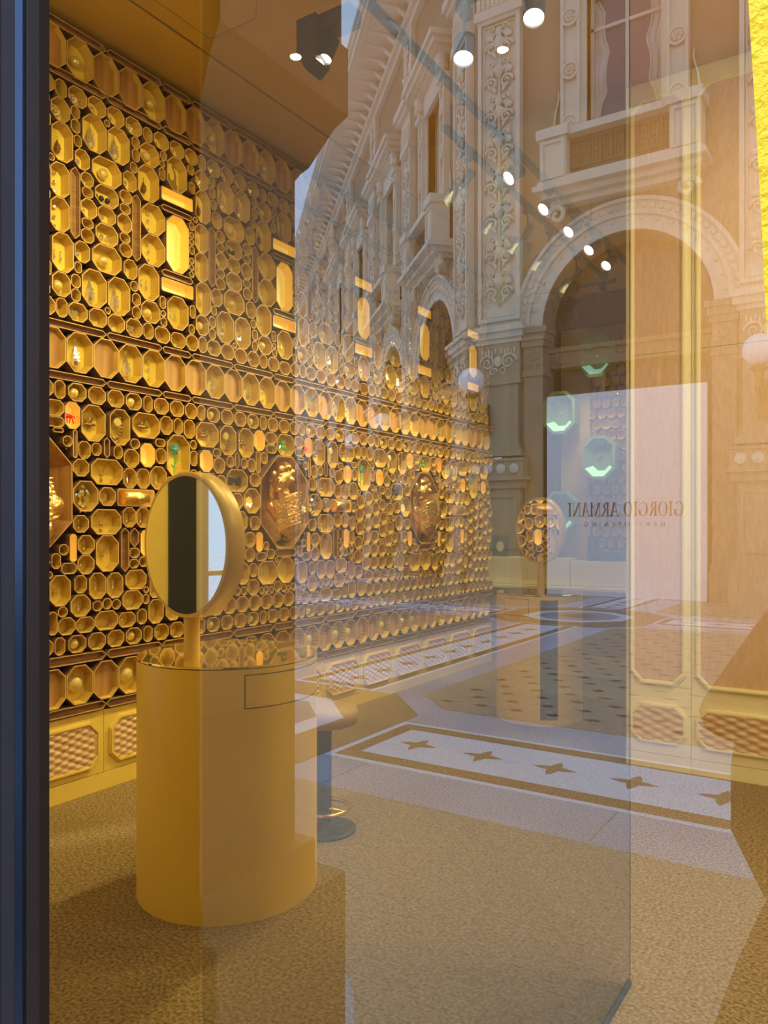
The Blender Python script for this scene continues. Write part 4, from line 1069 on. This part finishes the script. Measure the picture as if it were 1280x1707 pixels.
def cornice_mb():
    mb = MB(); h = 2.85
    for z0, z1, d in ((17.2,17.4,.16),(17.4,17.6,.30),(17.86,18.05,1.45),(18.05,18.2,1.55),(18.2,18.35,1.62)): mb.box(-h,h,0,d,z0,z1)
    mb.box(-h,h,0,1.30,17.80,17.86)
    for i in range(8):
        x = -h+.36+i*.712; mb.prism([(0,17.45),(.25,17.50),(.55,17.72),(1.2,17.80),(1.2,17.86),(0,17.86)], x-.11, x+.11, 'x')
    mb.box(-h,h,.0,.20,19.3,19.5); mb.box(-h,h,-.1,.05,18.35,18.6)
    for i in range(14): mb.lathe([(.09,18.6),(.05,18.75),(.11,18.95),(.05,19.2),(.09,19.3)], 8, (-h+.2+i*.41,-.02,0))
    for s in (-1, 1): mb.box(s*1.9-.35,s*1.9+.35,-.2,.0,19.5,21.6)
    mb.box(-1.0,1.0,-.2,.12,19.5,21.8); mb.box(-h,h,-.2,.35,21.8,22.2)
    return mb
def shop_recess():
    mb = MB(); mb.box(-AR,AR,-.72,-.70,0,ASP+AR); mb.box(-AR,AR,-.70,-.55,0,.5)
    return mb
def transom_mb():
    mb = MB(); mb.box(-AR,AR,-.65,-.30,5.15,5.55); mb.box(-AR,AR,-.65,-.22,5.50,5.60)
    for x in (-.62,.62): mb.box(x-.05,x+.05,-.65,-.50,.5,5.15)
    return mb
bal_a, bal_b = balcony_parts(); wl_g, wl_f, wl_c = window_leaf()
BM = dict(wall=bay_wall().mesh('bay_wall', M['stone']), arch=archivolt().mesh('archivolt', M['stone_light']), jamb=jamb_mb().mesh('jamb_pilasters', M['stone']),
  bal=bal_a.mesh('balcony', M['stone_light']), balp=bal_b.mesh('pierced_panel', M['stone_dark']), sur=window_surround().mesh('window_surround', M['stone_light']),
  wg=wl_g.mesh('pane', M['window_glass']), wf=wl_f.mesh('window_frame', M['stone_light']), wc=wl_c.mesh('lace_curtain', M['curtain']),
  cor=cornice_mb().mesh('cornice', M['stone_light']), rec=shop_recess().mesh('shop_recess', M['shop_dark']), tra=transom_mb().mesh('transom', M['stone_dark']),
  pil=pilaster_mb().mesh('pilaster', [M['stone_light'], M['stone_shaded']]), orn=ornament(.80, 6.6).mesh('relief', M['stone_light'], True), fri=frieze_mb().mesh('frieze', M['stone_light'], True), orn2=ornament(.70, 2.2, 1.0).mesh('relief', M['stone_light'], True))
def bay(parent, x):
    link('bay_wall', BM['wall'], parent, (x,0,0)); link('archivolt', BM['arch'], parent, (x,0,0)); link('jamb_pilasters', BM['jamb'], parent, (x,0,0))
    b = link('balcony', BM['bal'], parent, (x,0,0)); link('pierced_panel', BM['balp'], b)
    w = link('window', BM['sur'], parent, (x,0,0)); link('pane', BM['wg'], w); link('window_frame', BM['wf'], w); link('lace_curtain', BM['wc'], w)
    link('cornice', BM['cor'], parent, (x,0,0)); link('shop_recess', BM['rec'], parent, (x,0,0)); link('transom', BM['tra'], parent, (x,0,0))
def pil(parent, x):
    p = link('pilaster', BM['pil'], parent, (x,0,0)); link('relief', BM['orn'], p, (0,.10,9.85)); link('frieze', BM['fri'], p); link('relief', BM['orn2'], p, (0,.12,16.1))
A = thing('arcade_building', 'ornate stone arcade front with poster, mirrored in the window', 'building', (0, FAC, 0))
for i in range(3): bay(A, -4.88+5.7*i)
for i in range(4): pil(A, -7.73+5.7*i)
B = thing('arcade_building', 'slanting stone arcade front with tall windows, mirrored in the window', 'building', (-8.40, FAC, 0), (0,0,R(45)))
for i in range(8): bay(B, -.68-2.85-5.7*i)
for i in range(9): pil(B, -.68-5.7*i)
m = MB(); m.box(-.35,.05,-.3,.0,0,18); obj('corner_pier', m, M['stone'], B)
# far wing closing the view beyond the slanting front, and the glass vault
m = MB()
rib = []
V0 = Vector((-42, -62, 0)); ax = Vector((-.707, -.707, 0)); cr = Vector((-.707, .707, 0))
for k in range(14):
    o_ = V0+ax*k*2.2-ax*8
    pts = [o_+cr*(9*math.cos(a*math.pi/16))+Vector((0,0,20+9*math.sin(a*math.pi/16))) for a in range(17)]
    m.tube([tuple(p) for p in pts], .10, 5)
for a in range(17):
    o_ = V0+cr*(9*math.cos(a*math.pi/16))+Vector((0,0,20+9*math.sin(a*math.pi/16)))
    m.tube([tuple(o_-ax*8), tuple(o_+ax*22)], .07, 5)
t = thing('glass_vault', 'iron ribs of the arcade glass vault against the sky', 'roof', (0,0,0)); obj('rib_grid', m, M['iron'], t)
# ------------------------------------------------------------------ poster hoarding in the first arch
t = thing('poster_hoarding', 'plain white hoarding with a fashion name, mirrored in the window', 'poster', (-4.87, FAC, 0))
mb = MB(); mb.box(-1.70,1.70,.03,.12,0,4.44); obj('board', mb, M['poster'], t)
def serif_word(word, h, gap):
    """capital letters with thick and thin strokes and slab serifs, drawn left to right"""
    mb = MB(); x = 0; T = h*.15; t_ = h*.045; S = h*.05
    def bar(p, q, w):                                   # slanted stroke of horizontal width w
        mb.prism([(p[0],p[1]),(p[0]+w,p[1]),(q[0]+w,q[1]),(q[0],q[1])], 0, .004, 'y')
    def ser(xc, z, w): mb.prism([(xc-w/2,z-S/2),(xc+w/2,z-S/2),(xc+w/2,z+S/2),(xc-w/2,z+S/2)], 0, .004, 'y')
    def oval(cx_, cz, rx, rz, a0, a1, n=28):
        for i in range(n):
            b0 = a0+(a1-a0)*i/n; b1 = a0+(a1-a0)*(i+1)/n; pts = []
            for b, k in ((b0,0),(b1,0),(b1,1),(b0,1)):
                w = t_+(T-t_)*abs(math.cos(b)); pts.append((cx_+(rx-k*w)*math.cos(b), cz+(rz-k*t_)*math.sin(b)))
            mb.prism(pts, 0, .004, 'y')
    for ch in word:
        if ch == ' ': x += h*.42; continue
        if ch == 'I': bar((x+h*.10,0),(x+h*.10,h),T); ser(x+h*.175,S/2,h*.34); ser(x+h*.175,h-S/2,h*.34); w = h*.35
        elif ch == 'O': oval(x+h*.42,h*.5,h*.42,h*.51,0,2*math.pi,36); w = h*.84
        elif ch == 'G': oval(x+h*.42,h*.5,h*.42,h*.51,.75,2*math.pi-.62,32); bar((x+h*.68,h*.06),(x+h*.68,h*.42),T); ser(x+h*.72,h*.42,h*.32); w = h*.86
        elif ch == 'R':
            bar((x+h*.08,0),(x+h*.08,h),T); ser(x+h*.15,S/2,h*.32); ser(x+h*.10,h-S/2,h*.22)
            oval(x+h*.26,h*.75,h*.32,h*.25,-math.pi/2,math.pi/2,16); mb.prism([(x+.2*h,h-t_),(x+.28*h,h-t_),(x+.28*h,h),(x+.2*h,h)],0,.004,'y'); bar((x+h*.58,0),(x+h*.30,h*.5),T); w = h*.76
        elif ch == 'A': bar((x,0),(x+h*.36,h),t_); bar((x+h*.58,0),(x+h*.33,h),T); mb.prism([(x+.13*h,.30*h),(x+.58*h,.30*h),(x+.58*h,.345*h),(x+.13*h,.345*h)],0,.004,'y'); ser(x+h*.02,S/2,h*.26); ser(x+h*.66,S/2,h*.30); w = h*.78
        elif ch == 'M': bar((x+h*.06,0),(x+h*.06,h),t_); bar((x+h*.43,0),(x+h*.04,h),T); bar((x+h*.46,0),(x+h*.84,h),t_); bar((x+h*.80,0),(x+h*.80,h),T); ser(x+h*.08,S/2,h*.26); ser(x+h*.87,S/2,h*.30); ser(x+h*.06,h-S/2,h*.22); ser(x+h*.90,h-S/2,h*.24); w = h*1.0
        elif ch == 'N': bar((x+h*.06,0),(x+h*.06,h),t_); bar((x+h*.62,0),(x+h*.06,h),T); bar((x+h*.70,0),(x+h*.70,h),t_); ser(x+h*.08,S/2,h*.26); ser(x+h*.72,h-S/2,h*.28); ser(x+h*.04,h-S/2,h*.2); w = h*.82
        x += w+gap
    return mb, x-gap
wm, wl = serif_word('GIORGIO ARMANI', .30, .035)
k_ = 2.45/wl
# the building faces the window, so words run towards -X there
wm.v = [((p[0]-wl/2)*k_*-1+.02, p[1]+.121, p[2]*1.0+1.74) for p in wm.v]
obj('lettering', wm, M['poster_ink'], t)
tcv = bpy.data.curves.new('small_lettering', 'FONT'); tcv.body = 'NEXT OPENING'; tcv.size = .13; tcv.space_character = 2.1; tcv.align_x = 'CENTER'; tcv.extrude = .002
tmp = bpy.data.objects.new('tmp_text', tcv); COL.objects.link(tmp)
dg = bpy.context.evaluated_depsgraph_get(); me = bpy.data.meshes.new_from_object(tmp.evaluated_get(dg)); bpy.data.objects.remove(tmp)
me.materials.clear(); me.materials.append(M['poster_ink'])
link('small_lettering', me, t, (.02,.122,1.52), (R(90),0,math.pi))
# ------------------------------------------------------------------ globe lamps on scrolled brackets
gl = MB().ell((0,0,0), .30, 24, 16).mesh('globe', M['globe'], True)
br = MB(); br.lathe([(.10,-.30),(.16,-.34),(.09,-.42),(.06,-.62),(.09,-.70)], 14); br.tube([(0,0,-.7),(0,-.25,-.95),(0,-.62,-.85)], [.035,.04,.05], 8); scroll(br, (0,-.7), .16, 1.4, 1, -.42, .022)
br.box(-.12,.12,-.72,-.62,-1.2,-.45); br = br.mesh('bracket', M['bronze'])
ms = MB(); ms.box(-.42,.42,-.75,-.05,-1.55,-.70)
def lamp(loc, rz, lb_):
    t = thing('globe_lamp', lb_, 'lamp', loc, (0,0,rz), 'globe lamps on the arcade front'); link('globe', gl, t); link('bracket', br, t)
lamp((-8.05, FAC+.95, 4.82), 0, 'white globe lamp on the corner pilaster, mirrored in the window')
lamp((-2.10, FAC+.95, 4.80), 0, 'white globe lamp right of the hoarding, mirrored in the window')
for i, s in enumerate((.68+.3, .68+5.7, .68+11.4)):
    p = Vector((-8.40, FAC, 0))+Vector((-.707,-.707,0))*s+Vector((-.707,.707,0))*.95
    if i == 0: continue
    lamp((p.x, p.y, 4.82), R(45), 'white globe lamp on the slanting front, %s from the corner' % ('first' if i == 1 else 'second'))
# ------------------------------------------------------------------ stone pier beside the shop window
PX = -1.25
t = thing('stone_pier', 'stone pier with moulded cap beside the window, mirrored in the glass', 'pier', (0,0,0))
m = MB(); m.box(-2.6, PX, -.117, PANE_Y-.07, 0, 8.0); obj('shaft', m, M['pier_stone'], t)
m = MB(); m.box(PX, PX+.02, .222, PANE_Y-.066, 0, CEIL); obj('metal_lining', m, M['lining_dark'], t)
m = MB()
pr = [(0,2.36),(.012,2.38),(.030,2.40),(.055,2.45),(.085,2.51),(.115,2.55),(.115,2.72),(.10,2.73),(.10,2.86),(.118,2.87),(.118,3.10),(.09,3.12),(.09,3.4),(.118,3.42),(.118,4.2)]
for (a, z0), (b, z1) in zip(pr[:-1], pr[1:]):
    x0, x1 = PX+.7*a, PX+.7*b; y0, y1 = -.117-a, -.117-b
    yb = .222
    m.add([(PX-.6,y0,z0),(x0,y0,z0),(x0,yb,z0),(PX-.6,y1,z1),(x1,y1,z1),(x1,yb,z1)], [(0,1,4,3),(1,2,5,4)])
obj('cap_moulding', m, M['pier_stone'], t)
m = MB(); m.box(-2.6, PX+.07, -.234, .222, 0, .60); m.prism([(-2.6,-.234),(PX+.07,-.234),(PX+.07,.222),(-2.6,.222)], .60, .62); m.box(-2.6, PX+.03, -.16, .222, .62, .72); obj('base_block', m, M['pier_stone'], t)
# ------------------------------------------------------------------ yellow strap hanging at the right edge of the window
t = thing('yellow_strap', 'bright yellow woven strap hanging at the right edge of the window', 'strap', (-.0526,.62,1.20))
mb = MB(); n = 26
rnd = random.Random(8); V = []; F_ = []
for i in range(n+1):
    z = 1.5*i/n; x = -.051*z; j1 = rnd.uniform(-.0008,.0008); j2 = rnd.uniform(-.0008,.0008)
    V += [(x+j1,-.004,z),(x+.045+j2,-.004,z),(x+.045+j2,.004,z),(x+j1,.004,z)]
for i in range(n):
    for q in range(4): F_.append((i*4+q, i*4+(q+1)%4, (i+1)*4+(q+1)%4, (i+1)*4+q))
F_ += [(3,2,1,0), (n*4,n*4+1,n*4+2,n*4+3)]
mb.add(V, F_); obj('band', mb, M['yellow_strap'], t)
mb = MB(); mb.box(-.085,-.025,-.008,.008,1.495,1.56); obj('clip', mb, M['black'], t)
# ------------------------------------------------------------------ the photographer, seen only as a reflection
def capsule(mb, p, q, r0, r1, n=10, m_=0):
    p, q = Vector(p), Vector(q); k = 6
    pts = [p+(q-p)*i/k for i in range(k+1)]; mb.tube([tuple(a) for a in pts], [r0+(r1-r0)*i/k for i in range(k+1)], n, m_)
    mb.ell(p, r0, n, 6, m_); mb.ell(q, r1, n, 6, m_)
t = thing('person', 'person in a dark coat holding up a phone, mirrored in the window', 'person', (.04,-.36,0))
body = MB()
body.ell((0,0,1.60), (.075,.095,.115), 16, 12); body.ell((0,.075,1.585), (.016,.022,.022), 8, 6)      # head, nose
body.ell((0,.06,1.52), (.045,.035,.03), 8, 6)
for s in (-1, 1): body.ell((s*.078,0,1.59), (.012,.022,.03), 8, 6)
capsule(body, (0,-.01,1.38), (0,0,1.52), .055, .05)
body.ell((0,-.01,1.24), (.19,.12,.19), 18, 12); body.ell((0,-.01,1.02), (.165,.12,.20), 18, 12); body.ell((0,0,.88), (.19,.135,.14), 18, 12)
for s in (-1, 1):
    capsule(body, (s*.17,0,1.36), (s*.33,.04,1.12), .062, .050)          # upper arm
    capsule(body, (s*.33,.04,1.12), (s*.10,.27,1.40), .048, .034)        # forearm
    capsule(body, (s*.09,0,.86), (s*.11,.02,.48), .095, .065); capsule(body, (s*.11,.02,.48), (s*.12,-.02,.09), .062, .042)
    capsule(body, (s*.12,-.03,.05), (s*.14,.13,.035), .042, .036)
    body.ell((s*.088,.285,1.43), (.030,.022,.045), 10, 8)
    for q in range(4): capsule(body, (s*(.098-.012*0),.29+.0*q,1.455-.022*q), (s*.055,.305,1.462-.024*q+.006), .010, .008, 8)
    capsule(body, (s*.075,.28,1.41), (s*.045,.30,1.425), .011, .009, 8)
bo = obj('body', body, M['coat'], t, smooth=True)
rm = bo.modifiers.new('remesh', 'REMESH'); rm.mode = 'VOXEL'; rm.voxel_size = .010; rm.use_smooth_shade = True
mb = MB(); mb.ell((0,-.02,1.625), (.088,.10,.105), 16, 12); mb.ell((0,-.06,1.55), (.085,.06,.12), 14, 10); obj('hair', mb, M['hair'], t, smooth=True)
mb = MB(); mb.lathe([(.17,1.36),(.24,1.26),(.275,1.14),(.29,1.0),(.29,.88),(.25,.79),(.225,.74)], 28, cap=False); o = obj('jacket', mb, M['coat'], t, smooth=True); o.scale = (1.12,.55,1)
mb = MB(); mb.lathe([(.20,.80),(.235,.72),(.275,.60),(.315,.45),(.325,.30),(.32,.18)], 28, cap=False); o = obj('long_skirt', mb, M['trousers'], t, smooth=True); o.scale = (1.14,.58,1)
mb = MB(); mb.box(-.038,.038,.305,.314,1.37,1.53); t2_ = tag(bevel(obj('phone', mb, M['black'], None, (.04,-.36,0)), .004), 'black phone held up by the photographer', 'phone')
